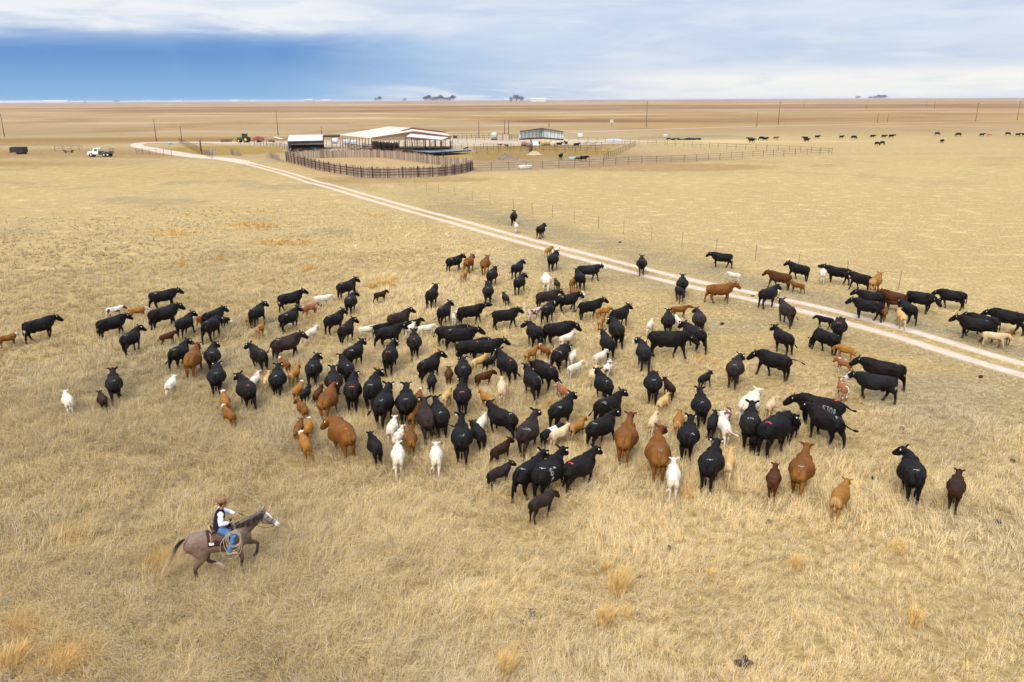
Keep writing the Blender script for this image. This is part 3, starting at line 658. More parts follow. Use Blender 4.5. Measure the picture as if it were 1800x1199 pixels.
for f_ in (.30, .40):
    for k in (.03, .9):
        c_ = Dk[0].lerp(Dk[1], f_)+inn*k; c_.z = .40
        w_ = MB().add(*loft([tuple(c_-t0+Vector((ax_n.y, -ax_n.x, 0))*s_)+(rw, rw) for s_, rw in ((-.02, .34), (0, .40), (.22, .40), (.24, .34))], 16)).build('wheel', tyre, tr_, True)
nk = Dk[1].lerp(Dk[2], .5); MB().beam(nk-t0+Vector((0, 0, .0)), nk+ax_n*1.6+Vector((0, 0, .5))-t0, .25, .3).build('gooseneck', blk, tr_)
MB().beam(nk+ax_n*1.5+Vector((0, 0, .5))-t0, nk+ax_n*1.5+Vector((0, 0, -1.0))-t0, .12, .12).build('jack_leg', blk, tr_)
# ---- white farm truck facing left
tk_ = at(178, 275.5); trk = empty('farm_truck', tk_, R(4), 'old white farm truck with a loaded wooden flatbed', 'truck')
white = simple('white_truck_paint', (.74, .75, .74), .35, var=.05, spec=.5); glass = simple('dark_window_glass', (.03, .035, .04), .1, var=.05, spec=.6); chrome = simple('grey_hub', (.6, .6, .58), .4, var=.1)
# x forward is towards the left of the picture (-x)
def prism(prof, y0, y1):
    v = [(x, y0, z) for x, z in prof]+[(x, y1, z) for x, z in prof]; n = len(prof)
    return MB().add(v, [tuple(range(n)), tuple(range(2*n-1, n-1, -1))]+[(i, n+i, n+(i+1) % n, (i+1) % n) for i in range(n)])
prism([(-2.85, .55), (-2.85, 1.15), (-2.65, 1.28), (-1.65, 1.38), (-1.35, 1.98), (-1.2, 2.08), (-.35, 2.08), (-.25, 1.95), (-.25, .60), (-1.6, .60), (-1.75, .9), (-2.3, .9), (-2.45, .6)], -.85, .85).build('cab', white, trk)
for y in (-.87, .87): MB().box((-.78, y, 1.66), (.72, .03, .42)).build('side_window', glass, trk)
prism([(-1.62, 1.42), (-1.36, 1.92), (-1.34, 1.92), (-1.60, 1.42)], -.72, .72).build('windscreen', glass, trk).location = (-.03, 0, .01)
MB().box((-2.9, 0, .62), (.10, 1.8, .18)).build('bumper', chrome, trk)
for y in (-.6, .6): MB().add(*ellipsoid((-2.87, y, 1.0), (.04, .11, .11))).build('headlight', chrome, trk, True)
MB().box((1.25, 0, .86), (3.1, 2.1, .14)).build('flatbed', polem, trk)
MB().box((.6, 0, .62), (4.2, .8, .26)).build('frame', blk, trk)
hay = simple('hay_load', (.22, .18, .13), .95, var=.4, scale=5); mb = MB()
for i in range(26): mb.add(*ellipsoid((random.uniform(-.1, 2.5), random.uniform(-.8, .8), 1.2+random.uniform(0, .25)), (.35, .3, .25), 8, 5))
link('load', remesh(mb, .06, 1, 'load'), hay, trk)
for x in (2.55, 2.75): MB().tube([(x, -.9, .9), (x, -.9, 1.9), (x, .9, 1.9), (x, .9, .9)], .035, 6).build('rear_rack', rustpipe, trk)
for x, dual in ((-2.02, 0), (1.1, 1), (1.95, 1)):
    for sg in (-1, 1):
        w_ = MB().add(*loft([(x, sg*.98, .46, .40, .40), (x, sg*.96, .46, .46, .46), (x, sg*.74, .46, .46, .46), (x, sg*.72, .46, .40, .40)], 18)).build('wheel', tyre, trk, True)
        MB().add(*loft([(x, sg*.97, .46, .22, .22), (x, sg*1.0, .46, .22, .22)], 14)).build('rim', chrome, w_, True)
# ---- dark box trailer, trough, implements
bx = empty('box_trailer', at(34, 271), R(-3), 'dark brown box trailer left of the white truck', 'trailer')
prism([(-1.8, .45), (-1.8, 1.55), (-1.3, 1.85), (1.8, 1.85), (1.8, .45)], -1.0, 1.0).build('box', simple('dark_brown_paint', (.035, .022, .022), .7, var=.3), bx)
MB().beam((-1.8, 0, .45), (-2.9, 0, .35), .12).build('tongue', blk, bx)
for x in (.3, 1.0):
    for sg in (-1, 1): MB().add(*loft([(x, sg*1.12, .34, .34, .34), (x, sg*.92, .34, .34, .34)], 14)).build('wheel', tyre, bx, True)
def trough(name, p, L_, mat, label, rz=0):
    e = empty(name, at(*p), rz, label, 'trough'); prism([(-L_/2, .75), (-L_/2+.2, .25), (L_/2-.2, .25), (L_/2, .75), (L_/2-.08, .75), (L_/2-.25, .35), (-L_/2+.25, .35), (-L_/2+.08, .75)], -.4, .4).build('basin', mat, e)
    for x in (-L_/2+.4, L_/2-.4): MB().box((x, 0, .13), (.1, .8, .26)).build('leg', mat, e)
trough('feed_trough', (121, 268.5), 2.4, darkf, 'dark feed trough left of the white truck')
trough('feed_trough', (318, 0), 1, darkf, 'x') if False else None
turq = simple('turquoise_plastic', (.06, .36, .44), .5, var=.1)
def stock_tank(p, r, label, mat=turq):
    e = empty('stock_tank', at(*p), 0, label, 'water tank'); pr = [(r*.96, 0), (r, .05), (r, .6), (r*.93, .6), (r*.9, .15), (.01, .12)]; n_ = 20
    mb = MB(); mb.v = [(q*math.cos(2*math.pi*k/n_), q*math.sin(2*math.pi*k/n_), z) for q, z in pr for k in range(n_)]
    for j in range(len(pr)-1): mb.f += [(j*n_+k, j*n_+(k+1) % n_, (j+1)*n_+(k+1) % n_, (j+1)*n_+k) for k in range(n_)]
    mb.build('tank', mat, e, True); MB().add(*ellipsoid((0, 0, .47), (r*.92, r*.92, .015), 16, 4)).build('water', simple('tank_water', (.05, .16, .2), .1, var=.05), e, True)
stock_tank((551, 263.5), .85, 'round turquoise stock tank in front of the white shed')
stock_tank((299, 254), .6, 'small turquoise stock tank inside the lane loop')
stock_tank((1006, 280.5), .75, 'pale teal stock tank between the pen cattle', simple('pale_teal', (.25, .42, .42), .5))
stock_tank((923, 296), 1.3, 'low whitish stock tank just behind the front pipe fence', simple('whitish_tank', (.6, .57, .53), .6))
# ---- green tractor facing left with wheels, cab, exhaust
trc = empty('tractor', at(430, 250.5), R(-6), 'green tractor with yellow wheels and glass cab', 'tractor'); gr = simple('green_paint', (.012, .085, .022), .4, var=.15, spec=.5); yel = simple('yellow_rim', (.62, .44, .02), .5, var=.1)
prism([(-2.3, .75), (-2.3, 1.45), (-2.1, 1.6), (-.5, 1.7), (-.5, .7)], -.42, .42).build('bonnet', gr, trc); MB().box((.3, 0, 1.1), (1.9, .9, .7)).build('body', gr, trc)
MB().box((.25, 0, 2.05), (1.35, 1.35, 1.15)).build('cab', glass, trc); MB().box((.25, 0, 2.72), (1.6, 1.55, .18)).build('cab_roof', gr, trc)
MB().tube([(-1.2, .3, 1.6), (-1.2, .3, 2.5)], .05, 8).build('exhaust', blk, trc)
for x, r_, yw in ((-1.6, .55, .75), (.85, .88, .95)):
    for sg in (-1, 1):
        w_ = MB().add(*loft([(x, sg*(yw+.18), r_, r_*.9, r_*.9), (x, sg*(yw+.15), r_, r_, r_), (x, sg*(yw-.2), r_, r_, r_), (x, sg*(yw-.23), r_, r_*.9, r_*.9)], 18)).build('wheel', tyre, trc, True)
        MB().add(*loft([(x, sg*(yw+.17), r_, r_*.55, r_*.55), (x, sg*(yw+.21), r_, r_*.5, r_*.5)], 14)).build('rim', yel, w_, True)
bl = empty('baler', at(455, 250.2), R(-4), 'faded red hay baler hitched behind the green tractor', 'baler'); fr = simple('faded_red_paint', (.28, .07, .045), .6, var=.35, scale=2)
prism([(-1.6, .6), (-1.2, 1.5), (-.2, 1.9), (1.2, 1.7), (1.6, .9), (1.4, .5)], -.9, .9).build('chamber', fr, bl); MB().beam((-1.6, 0, .7), (-2.7, 0, .5), .12).build('drawbar', blk, bl)
for sg in (-1, 1): MB().add(*loft([(.2, sg*1.15, .42, .42, .42), (.2, sg*.92, .42, .42, .42)], 14)).build('wheel', tyre, bl, True)
im = empty('disc_harrow', at(399, 250), 0, 'dark disc harrow parked left of the green tractor', 'harrow')
for y in (-.6, .5): MB().beam((-1.9, y, .75), (1.9, y, .75), .14).build('frame_bar', blk, im)
for i in range(9):
    x = -1.7+i*.42; MB().add(*loft([(x, -.6, .36, .34, .34), (x+.05, -.6, .36, .36, .36)], 14, hint=(0, 1, 0))).build('disc', rustpipe, im, True)
im2 = empty('rotary_mower', at(477, 250), 0, 'small dark mower deck right of the red baler', 'mower')
prism([(-.9, .25), (-.7, .55), (.7, .55), (.9, .25)], -.7, .7).build('deck', blk, im2); MB().box((0, 0, .7), (.3, .3, .3)).build('gearbox', fr, im2)
for sg in (-1, 1): MB().add(*loft([(.8, sg*.8, .2, .2, .2), (.8, sg*.7, .2, .2, .2)], 10)).build('wheel', tyre, im2, True)
# ---- mounds, tarp, hay
def mound(name, p, rx, ry, h, mat, label, cat):
    n = 26; g = at(*p); V_ = []; 
    for j in range(9):
        for k in range(n):
            s = j/8; a_ = 2*math.pi*k/n; q = 1+.18*math.sin(a_*3+p[0])+.1*math.sin(a_*7); V_.append((rx*s*q*math.cos(a_), ry*s*q*math.sin(a_), -.03+h*(math.cos(s*math.pi)*.5+.5)*(1+.15*math.sin(a_*5+s*4))))
    F_ = [(j*n+k, j*n+(k+1) % n, (j+1)*n+(k+1) % n, (j+1)*n+k) for j in range(1, 8) for k in range(n)]+[(0*n+k, n+k, n+(k+1) % n) for k in range(n)]
    mb = MB(); mb.add(V_, F_); tag(mb.build(name, mat, None, True, (g.x, g.y, 0)), label, cat)
earth = simple('dark_earth', (.20, .145, .11), 1, var=.3, scale=2, bump=.6); manure = simple('grey_earth', (.30, .24, .18), 1, var=.3, scale=1.5, bump=.6)
mound('dirt_mound', (888, 281), 2.7, 1.6, 1.3, earth, 'dark pointed dirt mound in the yellow grass pen', 'mound'); mound('dirt_mound', (912, 281.5), 2.4, 1.3, .55, earth, 'low dirt spill right of the pointed mound', 'mound')
mound('dirt_mound', (1032, 254), 2.6, 1.5, .8, manure, 'left grey earth mound behind the pens', 'mound'); mound('dirt_mound', (1047, 254), 2.4, 1.4, .65, manure, 'right grey earth mound behind the pens', 'mound')
mound('hay_pile', (938, 272), 2.2, 1.4, .9, simple('old_hay', (.42, .34, .19), 1, var=.3, scale=4, bump=.6), 'yellow hay pile in the middle pen', 'hay')
tarp = simple('blue_white_tarp', (.52, .57, .66), .5, var=.25, scale=1.0)
mound('tarp_stack', (938, 255), 3.2, 2.0, 1.1, tarp, 'pale blue white tarp heap before the open shed', 'tarp')
mound('tarp_stack', (1080, 246.5), 4.6, 2.2, .55, simple('grey_blue_tarp', (.34, .38, .44), .6, var=.2), 'long grey blue tarp lying right of the farmyard', 'tarp')
for k_, (px_, py_, c_, lab) in enumerate([(921, 257, (.30, .17, .09), 'tan round hay bale left of the blue tarp heap'), (930, 259, (.28, .18, .12), 'brown round hay bale before the blue tarp heap'), (955, 256, (.50, .34, .13), 'golden hay bale right of the blue tarp heap'), (962, 255.5, (.52, .38, .17), 'golden bale beside another right of the tarp'), (972, 257, (.62, .50, .36), 'pale bale among the farmyard cattle')]):
    e = empty('hay_bale', at(px_, py_), .3*k_, lab, 'bale', 'round hay bales in the farmyard'); MB().add(*loft([(-.75, 0, .68, .66, .66), (-.7, 0, .68, .70, .70), (.7, 0, .68, .70, .70), (.75, 0, .68, .66, .66)], 16)).build('bale', simple('hay_%d' % k_, c_, 1, var=.3, scale=6, bump=.5), e, True)
# tyres, scrap, pickup, truck
tp = empty('tyre_pile', at(1202, 246), 0, 'long dark pile of old tyres behind the right pen', 'tyres')
for i in range(34):
    x = random.uniform(-5.3, 5.3); z = .15+random.choice((0, .28, .5))*random.random(); cx_, cy_ = x, random.uniform(-1, 1); pts = [(cx_+.42*math.cos(a_), cy_+.42*math.sin(a_), z+.12*math.sin(a_+i)) for a_ in np.linspace(0, 2*math.pi, 11)]
    MB().tube(pts, .13, 6).build('tyre', tyre, tp, True)
def drum(p, r, h, mat, label):
    e = empty('drum', at(*p), 0, label, 'drum'); MB().add(*loft([(0, 0, .02, r*.97, r*.97), (0, 0, .08, r, r), (0, 0, h-.06, r, r), (0, 0, h, r*.95, r*.95)], 18)).build('shell', mat, e, True); MB().add(*loft([(0, 0, h-.01, r*.3, r*.3), (0, 0, h+.12, r*.28, r*.28)], 12)).build('cap', greyp, e, True)
drum((1020, 241), .9, 1.3, wallp, 'pale squat tank standing alone right of the open shed'); drum((1170, 241), .8, 1.0, roofw, 'white squat tank left of the tyre pile'); drum((800, 243), .7, .9, simple('dark_blue_paint', (.03, .04, .09), .5), 'dark blue drum at the right end of the big barn')
bx2 = empty('storage_box', at(702, 271), 0, 'small brown wooden crate right of the plank windbreak', 'crate'); MB().box((0, 0, .6), (2.2, 1.4, 1.1)).build('box', trimm, bx2); MB().box((0, 0, 1.19), (2.3, 1.5, .08)).build('lid', darkf, bx2)
wc = empty('canvas_shelter', at(483, 252.5), 0, 'white canvas shelter between the baler and the shed', 'shelter')
prism([(-2.6, 1.5), (0, 2.1), (2.6, 1.5), (2.6, 1.42), (0, 2.02), (-2.6, 1.42)], -1.2, 1.2).build('canvas', roofw, wc)
for x in (-2.5, 2.5):
    for y in (-1.1, 1.1): MB().tube([(x, y, 0), (x, y, 1.45)], .04, 6).build('pole', greyp, wc)
# ---- utility poles
def upole(px_, yb, yt, label, arm=True, group='utility poles across the prairie', r=.15):
    g = at(px_, yb); x_, y_ = proj(np.array([[g.x, g.y, 1.0]])); x0_, y0_ = proj(np.array([[g.x, g.y, 0.0]])); h = (yb-yt)/max(.01, float(y0_[0]-y_[0])); h = min(h, 14)
    e = empty('utility_pole', g, 0, label, 'pole', group)
    MB().tube([(0, 0, 0), (0, 0, h)], [r, r*.65], 8).build('pole', polem, e, True)
    if arm:
        MB().box((0, 0, h-.5), (1.5, .10, .12)).build('crossarm', polem, e)
        for x in (-.65, 0, .65): MB().add(*ellipsoid((x, 0, h-.36), (.06, .06, .09), 8, 5)).build('insulator', greyp, e)
for a in [(8, 240, 200, 'utility pole leaning at the far left edge of the photo', 1), (275, 248, 210, 'taller utility pole left of the lane loop', 0), (320, 250, 222, 'shorter utility pole above the lane loop', 0), (355, 272, 243, 'left of two poles beside the pipe fence', 0), (353.0, 266, 247, 'right of two poles beside the pipe fence', 0),
          (489, 238, 195, 'utility pole behind the red baler', 0), (566, 244, 222, 'short pole at the right end of the white shed', 0), (842, 243, 213, 'thin pole right of the big barn', 0), (887, 236, 210, 'left pole of the frame behind the water tank', 0), (894, 238, 210, 'right pole of the frame behind the water tank', 0),
          (965, 224, 209, 'utility pole above the open fronted shed', 0), (1136, 224, 178, 'tallest utility pole right of centre', 1), (1330, 223, 196, 'thin utility pole beside the far road, left one', 0), (1368, 219, 179, 'dark utility pole beside the far road', 1), (1413, 190, 178, 'distant utility pole near the horizon', 0),
          (1523, 192, 176, 'distant pole left of the far trees on the right', 0), (1542, 216, 198, 'short pole on the far road', 0), (1560, 214, 199, 'short pole on the far road, right one', 0), (1628, 190, 176, 'faint pole near the horizon at right', 0), (1642, 192, 176, 'faint pole near the horizon further right', 0), (1715, 213, 181, 'utility pole near the right edge, left one', 1), (1788, 211, 178, 'utility pole near the right edge of the photo', 1)]:
    upole(*a[:4], arm=bool(a[4]))
sg_ = empty('white_sign', at(1075, 221.5), 0, 'small white box on a post above the right pens', 'sign'); MB().box((0, 0, 2.4), (1.6, .2, 1.6)).build('panel', roofw, sg_); MB().tube([(0, .05, 0), (0, .05, 1.6)], .1, 6).build('post', polem, sg_)
# ---- horizon: trees, farmsteads, sheds
leafm = simple('bare_tree_crown', (.10, .085, .085), 1, var=.3, scale=.2); barkm = simple('tree_bark', (.07, .055, .05), 1, var=.2)
def tree(p, w_, h_, label, group):
    g = at(*p); e = empty('tree', g, random.random()*6, label, 'tree', group)
    MB().tube([(0, 0, 0), (w_*.03, 0, h_*.3), (0, 0, h_*.75)], [w_*.045, w_*.035, w_*.01], 6).build('trunk', barkm, e)
    n = 420; V_ = []; F_ = []
    for i in range(n):
        u = RNG.normal(0, 1, 3); u /= np.linalg.norm(u); q = RNG.random()**.45; c_ = u*q*np.array([w_/2, w_/2, h_*.36])*(1+.25*math.sin(u[0]*5+u[2]*4)); c_[2] += h_*.62
        s_ = w_*.055; a_ = RNG.normal(0, 1, (3, 3))*s_; V_ += [tuple(c_+a_[k]) for k in range(3)]; F_.append((3*i, 3*i+1, 3*i+2))
    MB().add(V_, F_).build('crown', leafm, e)
def hor(x, d=1.3): return 175.0-(x-900)*.00471+d
def px_m(x, y): return float(np.linalg.norm(np.array(at(x, y))-CAM))/F
for k_, x_ in enumerate((748, 754, 761, 768, 775, 782, 789, 796)): yb = hor(x_, 2.4); d_ = px_m(x_, yb); tree((x_, yb), 10*d_, (8+2.5*math.sin(k_*2))*d_, ['tree %s in the horizon grove left of the far white barn' % w for w in ('first from left', 'second from left', 'third from left', 'fourth from left', 'fifth from left', 'sixth from left', 'seventh from left', 'last')][k_], 'grove of trees on the horizon')
for k_, (x_, s_) in enumerate(((661, 6), (668, 8))): yb = hor(x_, 2.0); d_ = px_m(x_, yb); tree((x_, yb), s_*d_, s_*d_, ['smaller lone tree on the horizon above the barn roof', 'larger lone tree on the horizon above the barn roof'][k_], 'lone trees on the horizon')
for k_, (x_, s_) in enumerate(((899, 8), (908, 12), (917, 9))): yb = hor(x_, 4.0); d_ = px_m(x_, yb); tree((x_, yb), s_*d_, s_*d_, ['left tree beside the far white barn', 'tallest tree beside the far white barn', 'right tree beside the far white barn'][k_], 'trees beside the far white barn')
for k_, (x_, s_) in enumerate(((1508, 4), (1530, 3.5), (1538, 4), (1546, 5.5), (1553, 5), (711, 4), (132, 3), (205, 3.5))):
    yb = hor(x_, 1.6); d_ = px_m(x_, yb); tree((x_, yb), s_*2*d_, s_*d_, ['far tree at the left of the right horizon clump', 'far tree left in the right horizon clump', 'far tree middle of the right horizon clump', 'tallest far tree of the right horizon clump', 'far tree at the right end of the right horizon clump', 'tiny far tree left of the horizon grove', 'leftmost tiny far tree on the horizon', 'tiny far tree above the white truck'][k_], 'tiny far trees on the horizon')
def fbarn(x0, x1, yb, hpx, label, mat, group='far buildings on the horizon'):
    yb = hor(x0, yb); a = at(x0, yb); b = a+Vector((1, 0, 0))*px_m(x0, yb)*(x1-x0); e = empty('far_building', (a+b)/2, math.atan2(b.y-a.y, b.x-a.x), label, 'building', group); L_ = (b-a).length; s_ = L_/(x1-x0); h = hpx*s_; dpt = min(L_*.6, h*3)
    MB().box((0, dpt/2, h*.32), (L_, dpt, h*.64)).build('wall', mat, e)
    MB().add([(-L_*.51, -.04*dpt, h*.64), (L_*.51, -.04*dpt, h*.64), (L_*.51, dpt*1.04, h*.64), (-L_*.51, dpt*1.04, h*.64), (-L_*.51, dpt/2, h), (L_*.51, dpt/2, h)], [(0, 1, 5, 4), (2, 3, 4, 5), (1, 2, 5), (3, 0, 4), (3, 2, 1, 0)]).build('roof', roofw, e)
palew = simple('pale_wall', (.62, .62, .62), .7, var=.08, scale=.1); bluew = simple('grey_wall', (.32, .33, .36), .7, var=.08, scale=.1)
fbarn(933, 958, 4.2, 6, 'big white barn on the horizon right of the trees', palew); fbarn(888, 898, 4.0, 5, 'grey house on the horizon left of the trees', bluew)
fbarn(-60, 36, 1.5, 2.6, 'left part of the long white feedlot shed on the left horizon', palew); fbarn(38, 72, 1.5, 2.4, 'middle part of the long white feedlot shed', palew); fbarn(75, 110, 1.5, 3.2, 'right part of the long white feedlot shed', palew)
fbarn(124, 143, 2.2, 2.6, 'dark low shed on the left horizon', bluew)
for x0, x1, h_, lab, m_ in ((254, 263, 2.4, 'small grey house on the horizon above the lane', bluew), (309, 318, 2.6, 'small white shed on the horizon, left of three', palew), (405, 418, 2.8, 'small white shed on the horizon behind the tractor', palew), (440, 447, 2.2, 'tiny white house on the horizon right of the tractor', palew), (535, 549, 3.4, 'grey farmstead on the horizon above the white shed', bluew), (566, 580, 2.8, 'white farmstead on the horizon above the barn', palew), (1040, 1048, 2, 'tiny grey shed on the horizon right of the far barn', bluew), (1100, 1112, 2.0, 'tiny pale shed on the horizon right of centre', palew), (1210, 1226, 2, 'low pale shed on the right half horizon', palew), (1395, 1403, 2, 'tiny pale house on the right horizon', palew)):
    fbarn(x0, x1, 1.2+.3*math.sin(x0), h_, lab, m_)
# ---- cow pats and orange bunch grass
dung = simple('dried_dung', (.045, .03, .02), 1, var=.3, scale=9, bump=.5)
DP = [(262, 1060, 'dark dung beside the track of the horse'), (488, 1162, 'dark dung near the bottom edge left of centre'), (402, 1190, 'dung touching the bottom edge at left'), (1305, 1168, 'largest dung pat near the bottom edge at right'), (939, 1081, 'dung pat in a row at bottom centre, uppermost'), (929, 1092, 'dung pat in a row at bottom centre, middle'), (920, 1101, 'dung pat in a row at bottom centre, lowest'), (1350, 921, 'small dung pat below the dark red calf'), (1535, 844, 'dark dung right of the yellow tagged calf'), (1780, 812, 'dung pat near the right edge of the photo'), (1724, 664, 'dung pat just below the track at right'), (1586, 756, 'dung pat in the open grass at right'), (1090, 427, 'dung pat between the track and the fence'), (1270, 571, 'dung pat right of the side on cow'), (1752, 920, 'dung pat below the dark brown calf'), (1180, 968, 'small dung pat below the white calf')]
for k_, (x_, y_, lab) in enumerate(DP):
    g = at(x_, y_); s_ = .08+.06*random.random()
    if 'largest' in lab: s_ = .2
    mb = MB()
    for i in range(6): mb.add(*ellipsoid((random.uniform(-s_, s_)*.7, random.uniform(-s_, s_)*.7, .05), (s_*random.uniform(.4, .7), s_*random.uniform(.4, .7), .07), 8, 5))
    o_ = link('dung_pat', remesh(mb, .03, 1, 'dung_pat'), dung, None, (g.x, g.y, .02)); o_.scale = (1, 1, 1.1); tag(o_, lab, 'dung', 'dung pats in the grass')
bgm = simple('orange_bunchgrass', (.66, .45, .18), 1, var=.25, scale=8); bgm.node_tree.nodes['Principled BSDF'].inputs['Specular IOR Level'].default_value = 0
BG = [(1085, 1040, .52, .75, 'largest orange grass tuft at the bottom centre right'), (1060, 1100, .30, .65, 'narrow orange tuft below the largest one'), (1099, 1092, .16, .45, 'slender orange tuft right below the largest one'), (1062, 1005, .18, .42, 'small orange tuft left above the largest one'), (1246, 1018, .14, .4, 'small orange tuft at the lower right'), (1398, 1000, .28, .5, 'orange tuft alone at the lower right'), (1607, 1100, .25, .6, 'orange tuft near the bottom right corner'), (886, 1192, .25, .8, 'orange tuft touching the bottom edge'), (1575, 968, .45, .3, 'wide low yellow tuft at right'), (113, 1190, .45, .7, 'orange tuft at the bottom left edge'), (22, 1180, .5, .8, 'orange tuft in the bottom left corner'), (1210, 880, .35, .35, 'yellow tuft right of the lowest white calf'),
      (676, 503, .6, .6, 'orange tuft beside the small dark brown calf'), (655, 506, .4, .5, 'orange tuft left beside the dark brown calf')]
for x_, y_, r_, h_, lab in BG:
    g = at(x_, y_); V_ = []; F_ = []; n = int(420*min(1, r_*2.2))
    for i in range(n):
        a_ = random.uniform(0, 6.283); q = r_*.55*math.sqrt(random.random()); b0 = Vector((q*math.cos(a_), q*math.sin(a_), 0)); hh_ = h_*random.uniform(.55, 1.1); ln = Vector((math.cos(a_)*q/r_*.5+.22+random.gauss(0, .1), math.sin(a_)*q/r_*.5+.12+random.gauss(0, .1), 0))*hh_
        s_ = Vector((random.gauss(0, 1), random.gauss(0, 1), 0)).normalized()*.005; m_ = b0+ln*.35+Vector((0, 0, hh_*.6)); k = len(V_)
        V_ += [b0-s_, b0+s_, m_+s_, m_-s_, b0+ln+Vector((0, 0, hh_*.95))]; F_ += [(k, k+1, k+2, k+3), (k+3, k+2, k+4)]
    me = bpy.data.meshes.new('bunch_grass'); me.from_pydata([tuple(v) for v in V_], [], F_); me.update()
    tag(link('bunch_grass', me, bgm, None, (g.x, g.y, 0)), lab, 'grass tuft', 'orange bunch grass tufts', 'thing')
# ================================================================ CATTLE
def rotz(p, a, c):
    """rotate point p about the vertical through c by a degrees (positive = to the animal's right)"""
    a = -R(a); x, y = p[0]-c[0], p[1]-c[1]
    return (c[0]+x*math.cos(a)-y*math.sin(a), c[1]+x*math.sin(a)+y*math.cos(a), p[2])
NECK = {'u': (25, .46, -30), 'm': (8, .48, -34), 'l': (-16, .50, -38), 'g': (-56, .74, -66), 'f': (14, .58, -4), 'h': (40, .48, -22)}
def cow_mesh(calf, head, yaw, ph, tail, fat):
    """one continuous skin: trunk, neck, head, ears, legs, tail; +Y is forward, feet on z = 0"""
    mb = MB()
    wd = (1.12 if fat else 1.0) * (.80 if calf else 1.0); dp = .84 if calf else 1.0
    tr = [(-.97, 1.10, .12, .13), (-.94, 1.08, .205, .21), (-.85, 1.03, .265, .28), (-.66, .99, .30, .335), (-.48, .965, .335, .37), (-.28, .955, .375, .385), (-.06, .925, .43, .41), (.14, .92, .435, .412), (.34, .935, .385, .405),
          (.52, .965, .30, .385), (.68, 1.01, .245, .345), (.82, 1.06, .185, .27), (.90, 1.09, .10, .16)]
    tr = [(y*.97, z+h*.01, w_*1.06, h*1.0) for y, z, w_, h in tr]
    P = [(0, y, z+.02*(1-dp)*6+(h*(1-dp)), w_*wd, h*dp) for y, z, w_, h in tr]
    tv, tf = loft(P, 22)
    for ii, q in enumerate(tv):                       # flatter back, belly widest below the middle
        st_ = P[ii//22]; dz = (q.z-st_[2])/st_[4]
        if dz > 0: q.x *= 1-.10*dz; q.z = st_[2]+st_[4]*(dz**.80)*.97
        else: q.x *= 1+.05*math.sin(-dz*math.pi)
    mb.add(tv, tf)
    for sg in (-1, 1):                                # hook and pin bones, shoulder blades, thighs
        mb.add(*loft([(sg*.06, -.40, 1.27, .05, .05), (sg*.20*wd, -.50, 1.245-(.03 if calf else 0), .065, .06), (sg*.235*wd, -.54, 1.20, .06, .07), (sg*.18*wd, -.70, 1.13, .08, .12), (sg*.11, -.90, 1.15, .05, .06)], 10))
        mb.add(*ellipsoid((sg*.17*wd, .56, 1.14), (.13, .15, .20)))
        mb.add(*ellipsoid((sg*.175, -.74, .95), (.125, .20, .27)))
        mb.add(*ellipsoid((sg*.16, -.86, .96), (.085, .11, .20)))
    mb.add(*ellipsoid((0, .58, 1.29), (.10, .22, .07))); mb.add(*loft([(0, -.55, 1.27, .07, .05), (0, -.80, 1.255, .075, .06), (0, -.95, 1.20, .045, .05)], 10))
    mb.add(*loft([(0, -.75, 1.26, .03, .04), (0, -.3, 1.30, .03, .035), (0, .2, 1.315, .03, .035), (0, .6, 1.34, .035, .04)], 8))
    # brisket
    na_, nl, hp = NECK[head]
    if calf: nl *= .78
    c0 = (0, .62, 1.14 if not calf else 1.16)
    na = R(na_); npt = lambda s, dz=0: (0, c0[1]+math.cos(na)*s, c0[2]+math.sin(na)*s+dz)
    y1 = yaw*.45
    A = (0, .42, 1.06 if not calf else 1.08); Bp = rotz(npt(.16), y1*.5, c0); Cp = rotz(npt(.36), y1, c0); Dp = rotz(npt(nl), y1*1.25, c0)
    nw = .86 if calf else 1.0
    mb.add(*loft([(*A, .24*wd, .33), (*Bp, .185*nw, .275*nw), (*Cp, .14*nw, .21*nw), (*Dp, .115, .145)], 14))
    hpr = R(hp); hy = yaw; hs = 1.14 if calf else 1.14
    def hd(s, dx=0, dz=0):
        """head space: s along the muzzle, dx sideways, dz upwards"""
        q = (Dp[0]+dx*hs, Dp[1]+(math.cos(hpr)*s-math.sin(hpr)*dz)*hs, Dp[2]+(math.sin(hpr)*s+math.cos(hpr)*dz)*hs)
        return rotz(q, hy, Dp)
    hr = [(-.05, .03, .085, .08), (.03, .04, .125, .125), (.12, .02, .130, .14), (.19, .0, .126, .138), (.28, -.015, .105, .118), (.36, -.02, .094, .10), (.43, -.02, .095, .09), (.47, -.02, .06, .055)]
    mb.add(*loft([(*hd(s, 0, dz), a*hs, b*hs) for s, dz, a, b in hr], 14))
    mb.add(*ellipsoid(hd(.0, 0, .13), (.06, .06, .05)))                       # poll
    ears = []
    for sg in (-1, 1):
        q_ = .82 if calf else 1.0
        e = [(*hd(.0, sg*.085, .08), .04, .035), (*hd(-.02, sg*(.085+.065*q_), .08+.03*q_), .034, .055), (*hd(-.04, sg*(.085+.12*q_), .08+.06*q_), .030, .058), (*hd(-.06, sg*(.085+.18*q_), .08+.075*q_), .02, .026)]
        mb.add(*loft(e, 8)); ears.append(Vector(hd(-.05, sg*(.17 if calf else .19), .09))+Vector((0, 0, .06)))
    # legs
    amp = R(17 if ph >= 0 else 3); k = 0
    lz = 1.0
